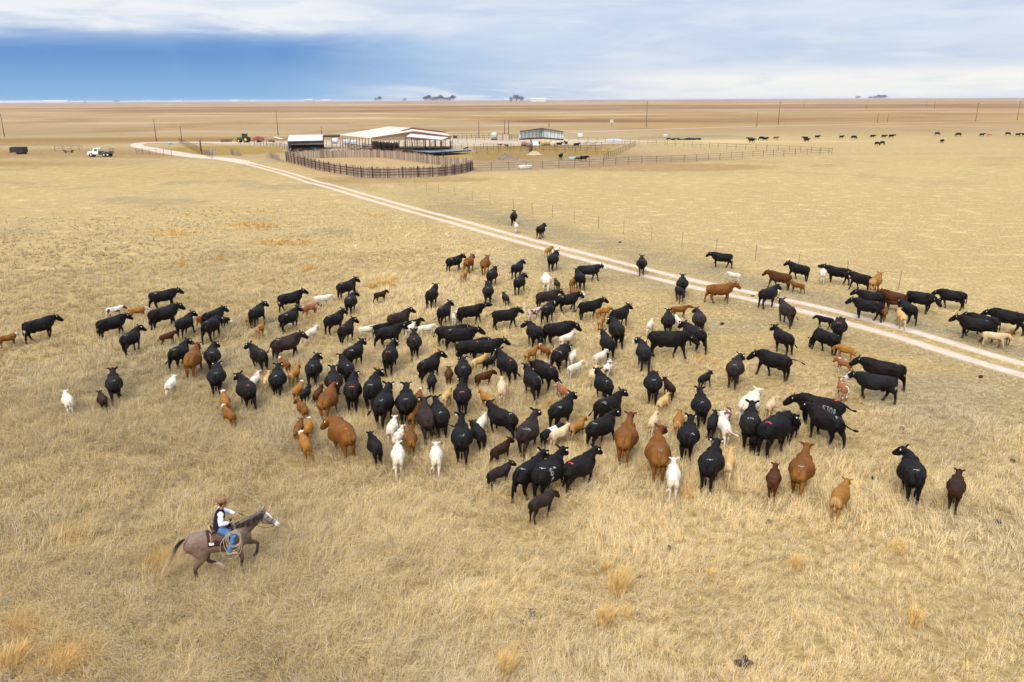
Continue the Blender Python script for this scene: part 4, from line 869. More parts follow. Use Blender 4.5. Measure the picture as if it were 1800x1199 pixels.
    for (fore, sg, off) in ((0, -1, 0), (1, -1, .25), (0, 1, .5), (1, 1, .75)):
        th = 2*math.pi*((max(ph, 0)/4)+off); a = amp*math.sin(th); lift = .10 if (ph >= 0 and math.cos(th) > .6) else 0
        X = sg*(.165 if not calf else .135)
        if fore: J = [(X*.95, .54, 1.02, .12, .19), (X*1.0, .54, .80, .115, .16), (X, .54, .66, .094, .12), (X, .56, .40, .068, .074), (X, .55, .32, .056, .06), (X, .54, .14, .054, .056), (X, .56, .075, .06, .066), (X, .585, .0, .064, .08)]
        else: J = [(X*.9, -.68, 1.02, .14, .25), (X*1.1, -.69, .84, .145, .24), (X*1.12, -.68, .68, .125, .185), (X, -.80, .50, .080, .11), (X, -.81, .36, .064, .074), (X, -.77, .15, .060, .064), (X, -.75, .075, .064, .07), (X, -.70, .0, .066, .08)]
        hip = J[0]; out = []
        for n_, j in enumerate(J):
            y, z = j[1]-hip[1], j[2]-hip[2]
            yy = hip[1]+y*math.cos(a)-z*math.sin(a)*1; zz = hip[2]+y*math.sin(a)+z*math.cos(a)
            w0 = n_/7
            if lift: zz += lift*w0; yy -= .16*max(0, (n_-4)/3)+.0; 
            out.append([j[0], yy, zz, j[3]*(.86 if calf else 1), j[4]*(.84 if calf else 1)])
        zmin = out[-1][2]-.0
        if not lift:
            for n_, q in enumerate(out): q[2] -= zmin*(n_/7)
        mb.add(*loft([tuple(q) for q in out], 10, hint=(0, 1, 0)))
    # tail
    T = []; tn = 9
    for i_ in range(tn):
        s = i_/(tn-1); x = 0; y = -.95-.075*math.sin(min(1, s*3)*1.57); z = 1.22-.78*s
        if tail in (1, -1): x = tail*.34*s**1.6; y -= .10*s; z += .10*s*s
        if tail in (2, -2): x = tail/2*.55*s**1.2; y -= .30*s; z = 1.19-.55*s+.22*s*s
        if tail in (3, -3): x = tail/3*.30*s; y -= .62*s; z = 1.21+.10*s-.30*s*s
        rr_ = .044-.020*min(1, s*1.6)+(.030*math.sin((s-.62)/.38*math.pi) if s > .62 else 0)
        T.append((x, y, z, rr_, rr_))
    if calf: T = [(a_, b_, 1.22-(1.19-c_)*.8+.0, d_, e_) for a_, b_, c_, d_, e_ in T]
    mb.add(*loft(T, 8))
    if not calf: mb.add(*ellipsoid((0, -.38, .60), (.13, .17, .12)))           # udder
    me = remesh(mb, .026, 1, 'calf_body' if calf else 'cow_body')
    v = verts(me); nn_ = np.empty(len(v)*3, np.float32); me.vertex_normals.foreach_get('vector', nn_); nn_ = nn_.reshape(-1, 3)
    sd0 = 3+int(abs(yaw))+ph*7+tail; wv = lambda s_, k: vnoise(v[:, 0]+v[:, 2]*1.3+5, v[:, 1]-v[:, 2]*.7+9, s_, sd0+k, 2)-.5
    v = v+nn_*((wv(.32, 0)*.045+wv(.11, 5)*.016)*sstep(v[:, 2], .55, .8))[:, None]
    vw = v.copy(); vw[:, 0] *= .97; vw[:, 2] = np.where(v[:, 2] < .6, v[:, 2]*1.10, v[:, 2]+.06)
    me.vertices.foreach_set('co', vw.astype(np.float32).ravel()); me.update()
    D = np.array(Dp); hv = np.array(hd(.26, 0, 0)); ax = np.array(hd(1, 0, 0))-np.array(hd(0, 0, 0)); ax /= np.linalg.norm(ax)
    s = (v-D)@ax; rad = np.linalg.norm(v-D-np.outer(s, ax), axis=1)
    head_m = sstep(s, -.10, .0)*(rad < .32)*(v[:, 1]+v[:, 2] > 0)
    up_ = np.array(hd(0, 0, 1))-np.array(hd(0, 0, 0)); sd_ = np.cross(ax, up_); lat = np.abs((v-D)@sd_)
    face = head_m*np.maximum(sstep(lat, .085, .05)*sstep(s, .0, .06), sstep(s, .22, .30))
    muzzle = head_m*sstep(s, .44*hs, .48*hs)
    leg = sstep(v[:, 2], .30, .22); hoof = sstep(v[:, 2], .07, .05)
    cattr(me, 'm1', np.stack([head_m, face, leg, hoof], 1)); fattr(me, 'muzzle', muzzle)
    nape = sstep(np.linalg.norm(v-np.array(rotz(npt(.40), y1, c0)), axis=1), .26, .16)
    switch = ((v[:, 1] < -.99) & (v[:, 2] < .72)).astype(float); fattr(me, 'nape', nape); fattr(me, 'switch', switch)
    return me, ears, Dp
CACHE = {}
def get_cow(*key):
    if key not in CACHE:
        me, ears, Dp = cow_mesh(*key)
        me.materials.append(None)
        CACHE[key] = dict(me=me, ears=ears, bvh=None, v=verts(me).astype(float), parts={})
    return CACHE[key]
def coat(name, base, alt, face=None, leg=None, muz=(.02, .018, .018), patch=None, pth=.5, nape=None, headc=None, band=None, rough=.62, tailc=None, rump=None):
    m, t, b = material(name)
    tc = N(t, 'ShaderNodeTexCoord'); oi = N(t, 'ShaderNodeObjectInfo')
    off = N(t, 'ShaderNodeVectorMath', operation='ADD'); L(t, tc.outputs['Object'], off.inputs[0])
    cx = N(t, 'ShaderNodeCombineXYZ'); L(t, math_(t, 'MULTIPLY', oi.outputs['Random'], 37.0), cx.inputs[0]); L(t, math_(t, 'MULTIPLY', oi.outputs['Random'], 91.0), cx.inputs[1]); L(t, cx.outputs[0], off.inputs[1])
    n = N(t, 'ShaderNodeTexNoise', ins={'Scale': 2.2, 'Detail': 5, 'Roughness': .6}); L(t, off.outputs[0], n.inputs[0])
    f = N(t, 'ShaderNodeTexNoise', ins={'Scale': 70.0, 'Detail': 3, 'Roughness': .6}); mp = N(t, 'ShaderNodeMapping'); mp.inputs['Scale'].default_value = (1, .45, .8); L(t, off.outputs[0], mp.inputs[0]); L(t, mp.outputs[0], f.inputs[0])
    q = math_(t, 'ADD', math_(t, 'MULTIPLY', smooth_(t, n.outputs[0], .35, .68), .7), math_(t, 'MULTIPLY', oi.outputs['Random'], .35), clamp=True)
    c = mix_(t, q, base, alt)
    sx = N(t, 'ShaderNodeSeparateXYZ'); L(t, tc.outputs['Object'], sx.inputs[0])
    m1 = N(t, 'ShaderNodeAttribute', attribute_name='m1'); s3 = N(t, 'ShaderNodeSeparateColor'); L(t, m1.outputs['Color'], s3.inputs[0])
    def A_(nm): return N(t, 'ShaderNodeAttribute', attribute_name=nm).outputs['Fac']
    if patch:
        pn = N(t, 'ShaderNodeTexNoise', ins={'Scale': 1.9, 'Detail': 3, 'Distortion': .8}); L(t, off.outputs[0], pn.inputs[0])
        c = mix_(t, smooth_(t, pn.outputs[0], pth-.02, pth+.02), c, patch)
    if rump: c = mix_(t, math_(t, 'MULTIPLY', smooth_(t, sx.outputs[1], -.78, -.96), .55), c, rump)
    if band:
        yb = math_(t, 'ADD', sx.outputs[1], math_(t, 'MULTIPLY', n.outputs[0], .15))
        c = mix_(t, math_(t, 'MULTIPLY', smooth_(t, yb, -.22, -.18), smooth_(t, yb, .46, .42)), c, band)
    if headc: c = mix_(t, s3.outputs[0], c, headc)
    if nape: c = mix_(t, A_('nape'), c, nape)
    c = mix_(t, math_(t, 'MULTIPLY', s3.outputs[2], .28), c, (.13, .10, .065))
    if leg: c = mix_(t, s3.outputs[2], c, leg)
    if face: c = mix_(t, s3.outputs[1], c, face)
    if tailc: c = mix_(t, A_('switch'), c, tailc)
    c = mix_(t, A_('muzzle'), c, muz)
    c = mix_(t, math_(t, 'MULTIPLY', m1.outputs['Alpha'], .9), c, (.03, .025, .02))
    c = mix_(t, math_(t, 'MULTIPLY', smooth_(t, f.outputs[0], .35, .7), .2), c, mix_(t, 1.0, c, (.55, .52, .5), 'MULTIPLY'))
    L(t, c, b.inputs['Base Color']); b.inputs['Roughness'].default_value = rough; b.inputs['Specular IOR Level'].default_value = .10
    pass
    bp = N(t, 'ShaderNodeBump', ins={'Strength': .08, 'Distance': .006}); L(t, f.outputs[0], bp.inputs['Height']); L(t, bp.outputs[0], b.inputs['Normal'])
    return m
WH = (.58, .53, .45); PK = (.55, .33, .28)
COATS = {
 'k': coat('black_coat', (.0030, .0030, .0036), (.011, .0070, .0050)),
 'd': coat('dark_brown_coat', (.016, .0065, .003), (.032, .013, .006)),
 'dk': coat('blackish_brown_coat', (.012, .009, .009), (.032, .018, .013)),
 'kf': coat('black_coat_white_face', (.0065, .0065, .008), (.012, .010, .010), face=WH),
 'ks': coat('black_coat_white_socks', (.008, .007, .008), (.012, .010, .010), leg=WH),
 'kb': coat('black_coat_white_belt', (.008, .007, .008), (.012, .010, .010), band=WH),
 'r': coat('rust_coat', (.105, .036, .0055), (.175, .066, .010), rump=(.24, .11, .025)),
 'rd': coat('dark_red_coat', (.040, .012, .0035), (.080, .025, .007)),
 'rh': coat('red_coat_dark_head', (.10, .032, .0055), (.17, .062, .009), headc=(.06, .016, .006), nape=(.10, .028, .01), rump=(.22, .10, .022)),
 'rf': coat('rust_coat_white_face', (.12, .040, .006), (.20, .075, .012), face=WH, nape=WH, leg=WH, muz=PK),
 'o': coat('orange_coat', (.20, .082, .012), (.31, .145, .028), rump=(.5, .31, .15), muz=(.3, .15, .1)),
 'of': coat('orange_coat_white_poll', (.19, .072, .010), (.29, .128, .022), nape=WH, face=WH, leg=WH, muz=PK),
 't': coat('tan_coat', (.40, .235, .075), (.48, .31, .12), rump=(.62, .47, .30), muz=(.4, .22, .16)),
 'c': coat('cream_coat', (.43, .32, .17), (.52, .41, .25), rump=(.55, .38, .22), muz=PK, nape=(.55, .36, .2)),
 'w': coat('white_coat', (.50, .44, .33), (.58, .53, .43), muz=PK, rump=(.66, .53, .38)),
 'ws': coat('white_coat_brown_patches', (.54, .49, .41), (.60, .55, .47), patch=(.12, .035, .02), pth=.56, headc=(.09, .03, .02), muz=PK),
 'wo': coat('white_coat_orange_patches', (.54, .49, .41), (.60, .55, .47), patch=(.5, .27, .12), pth=.54, headc=(.45, .22, .09), muz=PK),
 'ro': coat('roan_spotted_coat', (.5, .38, .33), (.62, .52, .47), patch=(.13, .05, .035), pth=.50, headc=(.10, .04, .03)),
 'rp': coat('rust_coat_white_patches', (.2, .07, .03), (.27, .1, .04), patch=WH, pth=.60, leg=WH, muz=PK),
}
tagw = simple('white_tag_plastic', (.85, .85, .82), .4, var=.05); tagy = simple('yellow_tag_plastic', (.85, .66, .04), .4, var=.05)
chalk = simple('pale_chalk', (.30, .33, .30), .9, var=.3, scale=30); chalkg = simple('green_chalk', (.10, .18, .12), .9, var=.3, scale=30)
redp = simple('red_marking_paint', (.62, .05, .03), .7, var=.2, scale=20); brandm = simple('hide_brand', (.30, .30, .29), .9, var=.25, scale=30)
def decal(c, strokes, w_, lift=.006):
    """ribbons laid on the hide: strokes are polylines (x, y) seen from above, or from the side when tilt is set"""
    if c['bvh'] is None:
        me = c['me']; c['bvh'] = BVHTree.FromPolygons([v.co.copy() for v in me.vertices], [tuple(p.vertices) for p in me.polygons])
    mb = MB()
    for (pts, tilt, ww) in strokes:
        ww = ww or w_; d = Vector((-math.sin(R(tilt)), 0, -math.cos(R(tilt)))); e1 = Vector((math.cos(R(tilt)), 0, -math.sin(R(tilt)))); e2 = Vector((0, 1, 0)); o = Vector((0, 0, .9))
        # resample
        rs = []
        for i in range(len(pts)-1):
            a, b = Vector(pts[i]), Vector(pts[i+1]); n = max(1, int((b-a).length/.025))
            rs += [a.lerp(b, k/n) for k in range(n)]
        rs.append(Vector(pts[-1])); row = []
        for i, p in enumerate(rs):
            t_ = (rs[min(i+1, len(rs)-1)]-rs[max(i-1, 0)]).normalized(); s = Vector((-t_.y, t_.x))*ww/2; pr = []
            for q in (p-s, p, p+s):
                org = o+e1*q.x+e2*q.y-d*2; h = c['bvh'].ray_cast(org, d)
                pr.append(None if h[0] is None else h[0]+h[1]*lift)
            row.append(pr)
        for a, b in zip(row, row[1:]):
            if None in a or None in b: continue
            mb.add(a+b, [(0, 1, 4, 3), (1, 2, 5, 4)])
    return mb.mesh('mark') if mb.f else None
# seven-segment-free digit strokes in a unit box
DG = {'5': [[(1, 1), (0, 1), (0, .55), (.7, .55), (1, .3), (.7, 0), (0, 0)]], '3': [[(0, 1), (1, 1), (.5, .55), (1, .3), (.7, 0), (0, 0)]], '0': [[(.2, 0), (0, .3), (0, .7), (.3, 1), (.7, 1), (1, .7), (1, .3), (.7, 0), (.2, 0)]],
      '8': [[(.5, .55), (.1, .75), (.5, 1), (.9, .75), (.5, .55), (.05, .28), (.5, 0), (.95, .28), (.5, .55)]], 'F': [[(0, 0), (0, 1), (1, 1)], [(0, .55), (.7, .55)]], '6': [[(.9, 1), (.2, .7), (0, .3), (.4, 0), (.9, .2), (.8, .5), (.1, .45)]]}
def text(s, y0, x0, hgt, step, side, tilt):
    """digits reading from the head end when seen from that side"""
    out = []
    for k, ch in enumerate(s):
        for pl in DG[ch]:
            out.append(([(x0-side*0+ (-(1-q[1])*hgt if False else (q[1]*hgt))*(-side), y0+side*(k*step+q[0]*step*.62)) for q in pl], tilt, .022))
    return out
MARKS = {
 'W': ('chalk_mark', chalk, [([(-.08, -.62), (.0, -.58), (.04, -.66), (.08, -.58), (.14, -.54)], 0, .032)]),
 'V': ('chalk_mark', chalk, [([(-.07, -.70), (.0, -.52), (.05, -.64)], 0, .026)]),
 'G': ('chalk_mark', chalkg, [([(-.04, -.62), (.06, -.72), (.11, -.50)], 0, .04)]),
 'O': ('brand', brandm, [([(.10, -.55), (.15, -.49), (.21, -.55), (.15, -.61), (.10, -.55), (.04, -.66)], 12, .022)]),
 'R': ('paint_mark', redp, [([(-.12, -.60), (.0, -.58), (.12, -.60)], 0, .06)]),
 'r': ('paint_mark', redp, [([(-.05, -.60), (.05, -.59)], 0, .09)]),
}
def animal(bb, rel, coat_, o, label, group='cattle of the herd'):
    x0, y0, x1, y1 = bb; opt = dict(p.split('=') for p in o.split()) if o else {}
    calf = opt.get('b', '1') == '1' if 'b' in opt else False
    xc = (x0+x1)/2; seed = int(x0*13+y1*7)
    rel_ = rel; key = (calf, opt.get('h', 'u'), int(opt.get('y', 0)), int(opt.get('p', seed % 4)), int(opt.get('t', (0, 0, 0, 1, -1)[seed % 5])), opt.get('f', '1' if seed % 3 else '0') == '1')
    c = get_cow(*key)
    base = .57 if calf else .93
    sub = c['v'][::7]; notail = sub[:, 1] > -1.0; ybt = y1+(3 if y1 > 400 else 0)
    def fit(rl, its):
        hd_ = azim(xc)+rl; Rm = np.array(Matrix.Rotation(-R(hd_), 3, 'Z')); q = (sub@Rm.T); s = base; loc = np.array(at(xc, y1))
        for it in range(its):
            px, py = proj(q[notail]*s+loc); w_, h_ = px.max()-px.min(), py.max()-py.min()
            if it > 1:
                rat = (max(.3, (x1-x0)/w_)**.45)*(max(.3, (ybt-y0)/h_)**.55); s = min(max(s*rat**.6, base*float(opt.get('lo', .90))), base*float(opt.get('hi', 1.20 if not calf else 1.34)))
            dx = xc-(px.max()+px.min())/2; dy = ybt-py.max(); cx_, cy_ = proj(loc[None]); loc = np.array(at(cx_[0]+dx*.9, cy_[0]+dy*.9))
        return hd_, s, loc, w_, h_
    best = None
    if y1 < 300: hd_, s, loc, _, _ = fit(rel_, 10)
    else:
        for dr_ in (-24, -18, -12, -6, 0, 6, 12, 18, 24):
            if abs(rel_) < 12 and abs(dr_) > 12: continue
            r_ = fit(rel_+dr_, 5); cost = (math.log(r_[3]/(x1-x0)))**2+(math.log(r_[4]/(ybt-y0)))**2+.012*(dr_/12)**2
            if best is None or cost < best[0]: best = (cost, rel_+dr_)
        hd_, s, loc, _, _ = fit(best[1], 10)
    nm = 'calf' if calf else 'cow'
    e = empty(nm, loc.tolist(), -R(hd_), label, nm, group); e.scale = (s, s, s)
    ob = bpy.data.objects.new('body', c['me']); COL.objects.link(ob); ob.parent = e
    ob.material_slots[0].link = 'OBJECT'; ob.material_slots[0].material = COATS[coat_]
    # ear tags
    tg = opt.get('e', ('n' if calf else ('b' if seed % 4 == 0 else 's')))
    if tg != 'n' and y1 > 300:
        side = 1 if (rel+int(opt.get('y', 0))) > 0 else 0
        for sd_ in ((0, 1) if tg == 'b' else (side,)):
            pk = ('tag', sd_)
            if pk not in c['parts']:
                mb = MB(); mb.add(*ellipsoid((0, 0, 0), (.026, .012, .038), 8, 6)); c['parts'][pk] = mb.mesh('ear_tag', True)
            t_ = bpy.data.objects.new('ear_tag', c['parts'][pk]); COL.objects.link(t_); t_.parent = e; t_.location = c['ears'][sd_]+Vector((0, -.035, -.02))
            if not t_.data.materials: t_.data.materials.append(None)
            t_.material_slots[0].link = 'OBJECT'; t_.material_slots[0].material = tagy if tg == 'y' else tagw
    mk = opt.get('k', None)
    if mk is None: mk = ('W', 'V', 'O', '-', 'G', '-')[(seed//3) % 6] if (not calf and coat_ in ('k', 'dk') and y1 > 300) else '-'
    for ch in mk:
        if ch == '-': continue
        if ch in 'ABC':
            if ch == 'A': gl = [(chr_, [([(-p[0]-.24, -.22-(p[1]+.66)) for p in pl], -40, .026) for pl, _, w2 in text(chr_, -.66+.135*k2, 0, .15, .14, 1, 0)]) for k2, chr_ in enumerate('5308')]
            if ch == 'B': gl = [(chr_, [([(.06+p[1], -.52+p[0]) for p in pl], 25, .026) for pl, _, w2 in text(chr_, .12*k2, 0, -.16, .12, 1, 0)]) for k2, chr_ in enumerate('508')] + [('F', [([(.10+p[1], -.26+p[0]) for p in pl], 25, .026) for pl, _, w2 in text('F', 0, 0, -.12, .14, 1, 0)])]
            if ch == 'C': gl = [(chr_, [([(p[1]-.12, -.52+p[0]) for p in pl], 0, .020) for pl, _, w2 in text(chr_, .09*k2, 0, -.09, .09, 1, 0)]) for k2, chr_ in enumerate('536')]
        else:
            nm2, mat, st = MARKS[ch]; gl = [(ch, st)]
        for gi, (g_, st) in enumerate(gl):
            if ch in 'ABC': nm2, mat = 'brand_digit' if g_ != 'F' else 'brand_letter', brandm
            pk = ('mark', ch, gi)
            if pk not in c['parts']: c['parts'][pk] = decal(c, st, .03)
            if c['parts'][pk] is not None:
                t_ = bpy.data.objects.new(nm2, c['parts'][pk]); COL.objects.link(t_); t_.parent = e
                if not t_.data.materials: t_.data.materials.append(mat)
    return e
# bounding box in the photograph, heading relative to the line of sight (0 = walking away, 90 = to the right), coat, options, label
# options: b=1 calf, h head carriage, y head yaw, t tail, k marks on the hide, p stride, e ear tags (n none, s near, b both, y yellow)
HERD = [
((-3,585,35,612),75,'rf','b=1','rust calf with white nape cut off by the left edge of the photo'),
((42,546,108,601),75,'k','k=r h=m t=0','leftmost black cow, walking right with a red dot on its rump'),
((189,536,221,558),80,'ws','b=1 h=m','white calf with brown patches and dark head behind the black cow on the left'),
((228,539,262,560),80,'of','b=1 h=m','orange calf trotting right between the spotted calf and two black cows at left'),
((169,547,233,597),66,'k','h=m','black cow walking right, just below the brown and white spotted calf'),
((210,567,257,625),35,'k','y=25','black cow turning its head right, alone below the spotted calf at left'),
((262,503,323,543),75,'k','h=m','upper of the two black cows walking right in line at far left'),
((262,526,323,582),68,'k','k=r h=m','lower of the two black cows in line at left, red dot on rump'),
((309,545,346,595),38,'k','y=20','black cow beside the dark red calf, left of the overlapping black pair'),
((346,545,370,575),60,'rf','b=1 h=m','orange calf with white nape and legs left of the overlapping black pair'),
((282,579,312,609),60,'rd','b=1 h=m','small dark red calf walking right at the left side of the herd'),
((357,544,400,582),60,'k','h=m','rear cow of the overlapping black pair at upper left'),
((384,551,401,576),100,'kf','b=1 h=m','black calf with white face peeking out from behind the overlapping black pair'),
((354,550,392,603),38,'k','h=l t=-2 k=V','front cow of the overlapping black pair, chalk marks and tail swung left'),
((296,593,340,653),34,'k','y=15','black cow directly left of the rust cow at the left of the herd'),
((322,600,357,668),20,'rh','','rust brown cow seen from behind between two black cows at left'),
((358,599,388,657),20,'k','y=35','black cow directly right of the rust cow at left, head turned right'),
((362,636,399,698),4,'k','h=m k=G','round black cow seen from behind below the rust cow at left'),
((184,646,217,713),0,'k','t=1 k=G','lone black cow seen from behind beside the dark calf at lower left'),
((168,687,191,727),4,'d','b=1','dark brown calf left of the lone black cow at lower left'),
((106,687,131,732),0,'w','b=1','white calf farthest to the lower left of the herd'),
((289,658,312,702),4,'w','b=1 h=m','white calf walking away alone below the rust cow at left'),
((384,686,407,735),0,'of','b=1','orange calf with white poll, upper of the close pair at lower left'),
((386,708,416,754),-14,'rf','b=1','rust calf with white feet, lower of the close pair at lower left'),
((489,503,541,548),70,'k','','black cow walking right just left of the pinkish white calf'),
((552,516,590,538),80,'w','b=1 h=m','pinkish white calf trotting right above the rust and white spotted calf'),
((532,528,565,557),60,'rp','b=1 h=m','rust calf with white patches just below the pinkish white calf'),
((592,482,632,526),56,'k','','highest black cow of the upper left, head up facing right'),
((606,511,631,554),24,'k','y=35','black cow directly below the highest black cow of the upper left'),
((658,506,683,531),70,'d','b=1','small dark brown calf alone near the orange grass tufts'),
((437,529,472,575),30,'k','y=25','black cow looking right with a tan calf half hidden behind it'),
((430,548,448,574),10,'o','b=1','tan calf almost hidden behind a black cow at upper left'),
((446,566,468,594),10,'o','b=1','small orange calf seen from behind below the black cow looking right'),
((490,535,531,585),50,'k','','black cow walking right just left below the rust and white spotted calf'),
((569,539,611,589),50,'k','','black cow between the spotted calf and the highest pair of black cows'),
((594,556,630,609),30,'k','k=R y=25','black cow with red paint on its rump left of a white calf'),
((476,578,541,636),60,'dk','h=m k=W t=-1','large brownish black cow walking right beside a cream white calf'),
((535,571,562,604),32,'w','b=1','cream white calf right of the large brownish black cow'),
((631,566,664,595),84,'w','b=1 h=m t=0','white calf standing right of the cow with red rump paint'),
((430,600,471,656),-35,'k','k=r y=-20','black cow angled left with a red dot, upper left centre'),
((603,592,643,652),36,'k','k=O','black cow with a ring brand walking away right, left centre'),
((671,594,701,661),14,'k','k=R y=20','black cow with red paint above the gap in the left centre of the herd'),
((785,442,818,477),66,'k','','black cow at the top of the herd left of two rust cows'),
((814,446,836,479),14,'rh','','left one of the two rust cows at the top of the herd'),
((843,449,863,482),12,'rh','','right one of the two rust cows at the top of the herd'),
((808,473,823,496),12,'o','b=1','tan calf below the two rust cows at the top of the herd'),
((898,457,924,490),18,'k','y=10','upper of two black cows one behind the other, left of the white cow'),
((903,476,928,517),22,'k','y=30','lower of two black cows one behind the other, left of the white cow'),
((853,471,877,504),4,'k','','upper black cow of the column below the right rust cow at top'),
((847,494,869,536),2,'k','y=-20','lower black cow of the column below the right rust cow at top'),
((881,514,896,540),0,'ks','b=1','tiny black calf with white feet standing alone in the upper centre'),
((747,497,772,543),10,'k','k=r','lone black cow seen from behind right of the dark brown calf'),
((767,527,799,574),28,'k','y=15','black cow left of a brown and white calf in the upper centre'),
((793,543,808,571),8,'ws','b=1','white calf with a brown rump patch between two black cows'),
((803,532,866,571),68,'k','h=f k=r','black cow stretching its neck out to the right, upper centre'),
((866,539,920,578),70,'k','h=m y=-25 t=-2','black cow with tail swung left, walking right in the upper centre'),
((682,539,730,584),60,'dk','y=10 k=V','brownish black cow at the back of the tight upper left centre bunch'),
((657,561,692,592),80,'k','b=1 h=m t=-3','black calf with raised tail behind the bunch, left of centre'),
((712,555,746,585),66,'k','b=1','black calf with raised head just right of the tight upper bunch'),
((659,565,717,612),62,'k','h=m k=-','large black cow at the front of the tight bunch right of the white calf'),
((713,573,731,594),30,'w','b=1','white calf mostly hidden among the black bunch in the upper centre'),
((735,566,769,592),76,'w','b=1 h=m','white calf facing right above the black cow with wide ears'),
((714,583,742,632),0,'k','k=r e=n','black cow with wide ears and red dot seen squarely from behind'),
((765,568,835,607),80,'k','t=-1 h=m k=-','rear cow of the upper black pair side by side, tail hanging'),
((777,573,856,615),76,'k','h=m k=W','front cow of the upper black pair side by side, white ear tag'),
((802,588,868,636),72,'k','h=m k=-','rear cow of the lower black pair side by side'),
((828,591,897,634),76,'k','k=R h=m','front cow of the lower black pair side by side, red paint mark'),
((868,608,910,678),-28,'k','k=r t=1','black cow facing away with red dot, below the lower black pair'),
((850,630,875,655),60,'k','b=1 h=m','black calf in the shade between the orange calf and a black cow'),
((827,621,861,655),42,'t','b=1','light tan calf under the lower black pair'),
((835,646,873,683),58,'rd','b=1 h=m','dark red calf below the light tan calf in the centre'),
((798,626,830,686),0,'k','h=m k=W','round black cow with chalk mark in the dead centre of the herd'),
((781,643,797,682),2,'rd','b=1 h=m','dark red calf pressed against the left side of the round black cow'),
((750,652,768,697),2,'k','b=1 h=m','narrow black calf seen from behind left of the dark red calf'),
((733,614,786,676),40,'k','y=25','black cow with raised head facing right, left of the centre'),
((637,648,677,728),18,'k','k=W y=20','black cow with chalk patches looking right, left centre'),
((603,651,637,729),2,'k','k=R y=15','black cow with red paint standing right of the big rust cow'),
((569,652,604,708),0,'k','k=-','black cow with wide ears behind the big rust cow'),
((591,624,624,682),-6,'k','k=V t=-2','black cow with chalk lines above the red painted one'),
((535,620,568,684),14,'k','y=25 k=G','black cow with head turned right above the dark calf with white spots'),
((472,636,504,703),4,'k','k=V','black cow with chalk lines, leftmost in the orange calf cluster'),
((411,647,450,722),-18,'k','y=-25 k=r','black cow looking left, leftmost cow below the large brownish one'),
((438,650,460,690),18,'wo','b=1','white calf with orange patches behind the black cow looking left'),
((462,651,479,690),8,'t','b=1','tan calf just left of the leftmost chalk marked cow'),
((488,626,511,658),-18,'rf','b=1','rust calf with white face behind the leftmost chalk marked cow'),
((505,638,529,681),14,'o','b=1','orange calf right of the leftmost chalk marked cow'),
((513,667,536,707),8,'of','b=1','orange calf with white poll left of the small black calf'),
((526,679,548,714),12,'k','b=1','small black calf between the orange calf and dark spotted calf'),
((549,681,569,716),4,'rd','b=1','dark rust calf squeezed left of the big rust cow'),
((516,697,542,742),-22,'rh','b=1 y=-30','rust calf turning its dark head left beside the big rust cow'),
((556,672,597,742),16,'rh','y=10 k=-','big rust cow with dark red head in the left centre'),
((565,722,624,815),-30,'r','h=l y=-35 k=r f=1 t=0','big orange cow with lowered head turned left and red dot'),
((514,734,535,782),4,'r','b=1 h=m','rust calf at the left of the trio of small calves'),
((533,735,552,777),4,'of','b=1','orange calf with white face at the right of the trio'),
((522,753,549,813),0,'of','b=1','orange calf with white poll at the front of the trio'),
((643,756,673,823),-18,'k','b=1','black calf walking alone in front of the big orange cow'),
((655,667,693,758),13,'k','k=G t=-3','black cow with green chalk and long tail swung to the left'),
((661,676,682,716),18,'w','b=1','white calf almost hidden behind the cow with green chalk'),
((696,661,731,752),2,'k','k=W','black cow with raised head right of the cow with green chalk'),
((717,706,739,756),10,'r','b=1','rust calf half hidden left of two brownish black cows'),
((727,689,744,722),4,'rf','b=1','rust calf with white face between black cows left of centre'),
((731,698,768,784),-5,'dk','k=- t=1','brownish black cow with tail hanging right, left of centre'),
((754,688,790,774),-14,'k','t=2 k=V','black cow with tail flicked out right, left of centre'),
((775,680,796,720),5,'t','b=1','tan calf seen from behind left of the red marked cow'),
((795,670,830,733),0,'k','k=R','black cow with red paint above the long necked black cow'),
((793,720,830,824),0,'k','h=h k=G','long necked black cow seen squarely from behind at centre front'),
((823,738,856,799),-10,'k','b=1 h=m','black calf right of the long necked black cow'),
((836,722,860,770),40,'w','b=1 h=m','white calf half hidden behind the broad black cow'),
((848,706,913,777),-42,'k','k=W f=1 y=30 t=0','broad black cow standing side on left with raised head, centre'),
((840,684,868,722),-15,'o','b=1','orange calf above the broad black cow in the centre'),
((872,663,892,712),0,'c','b=1','cream calf seen from behind alone in the centre'),
((915,641,953,708),-10,'k','t=-2 k=O','black cow with tail curled left, right of the cream calf'),
((931,628,981,690),-50,'k','h=l k=r t=1','black cow angled left with red dot and hanging tail, right of centre'),
((974,678,1004,711),-24,'rp','b=1','rust calf with white stripes on its back right of centre'),
((920,604,949,641),40,'o','b=1','tan orange calf left of the rust calf, upper right centre'),
((945,606,969,634),-15,'rf','b=1 h=m','rust calf with white legs between the tan calf and black cow'),
((967,603,1006,656),22,'k','h=l k=Or','broad black cow with a ring brand and lowered head right of centre'),
((997,622,1016,646),10,'w','b=1 h=m','white calf behind another white calf, right of the branded cow'),
((998,630,1028,664),60,'w','b=1','white calf facing right, nearest to the branded cow'),
((1042,612,1071,646),42,'w','b=1','white calf facing away right, upper of three below the yellow tagged cow'),
((1034,641,1054,680),18,'c','b=1 h=m','cream calf directly above a round black cow right of centre'),
((1060,631,1079,666),5,'ws','b=1 h=m','white calf with a brown rump patch right of the cream calf'),
((1042,652,1080,715),-5,'k','k=V f=1','round black cow below the cream and patched calves'),
((1052,578,1082,634),-15,'k','k=- e=y','black cow with a yellow ear tag above the white calf'),
((1065,555,1099,615),-10,'k','h=m y=-25 k=-','black cow facing away left in front of another at upper right centre'),
((1072,539,1111,577),36,'k','','black cow looking right at the back of the upper right centre pair'),
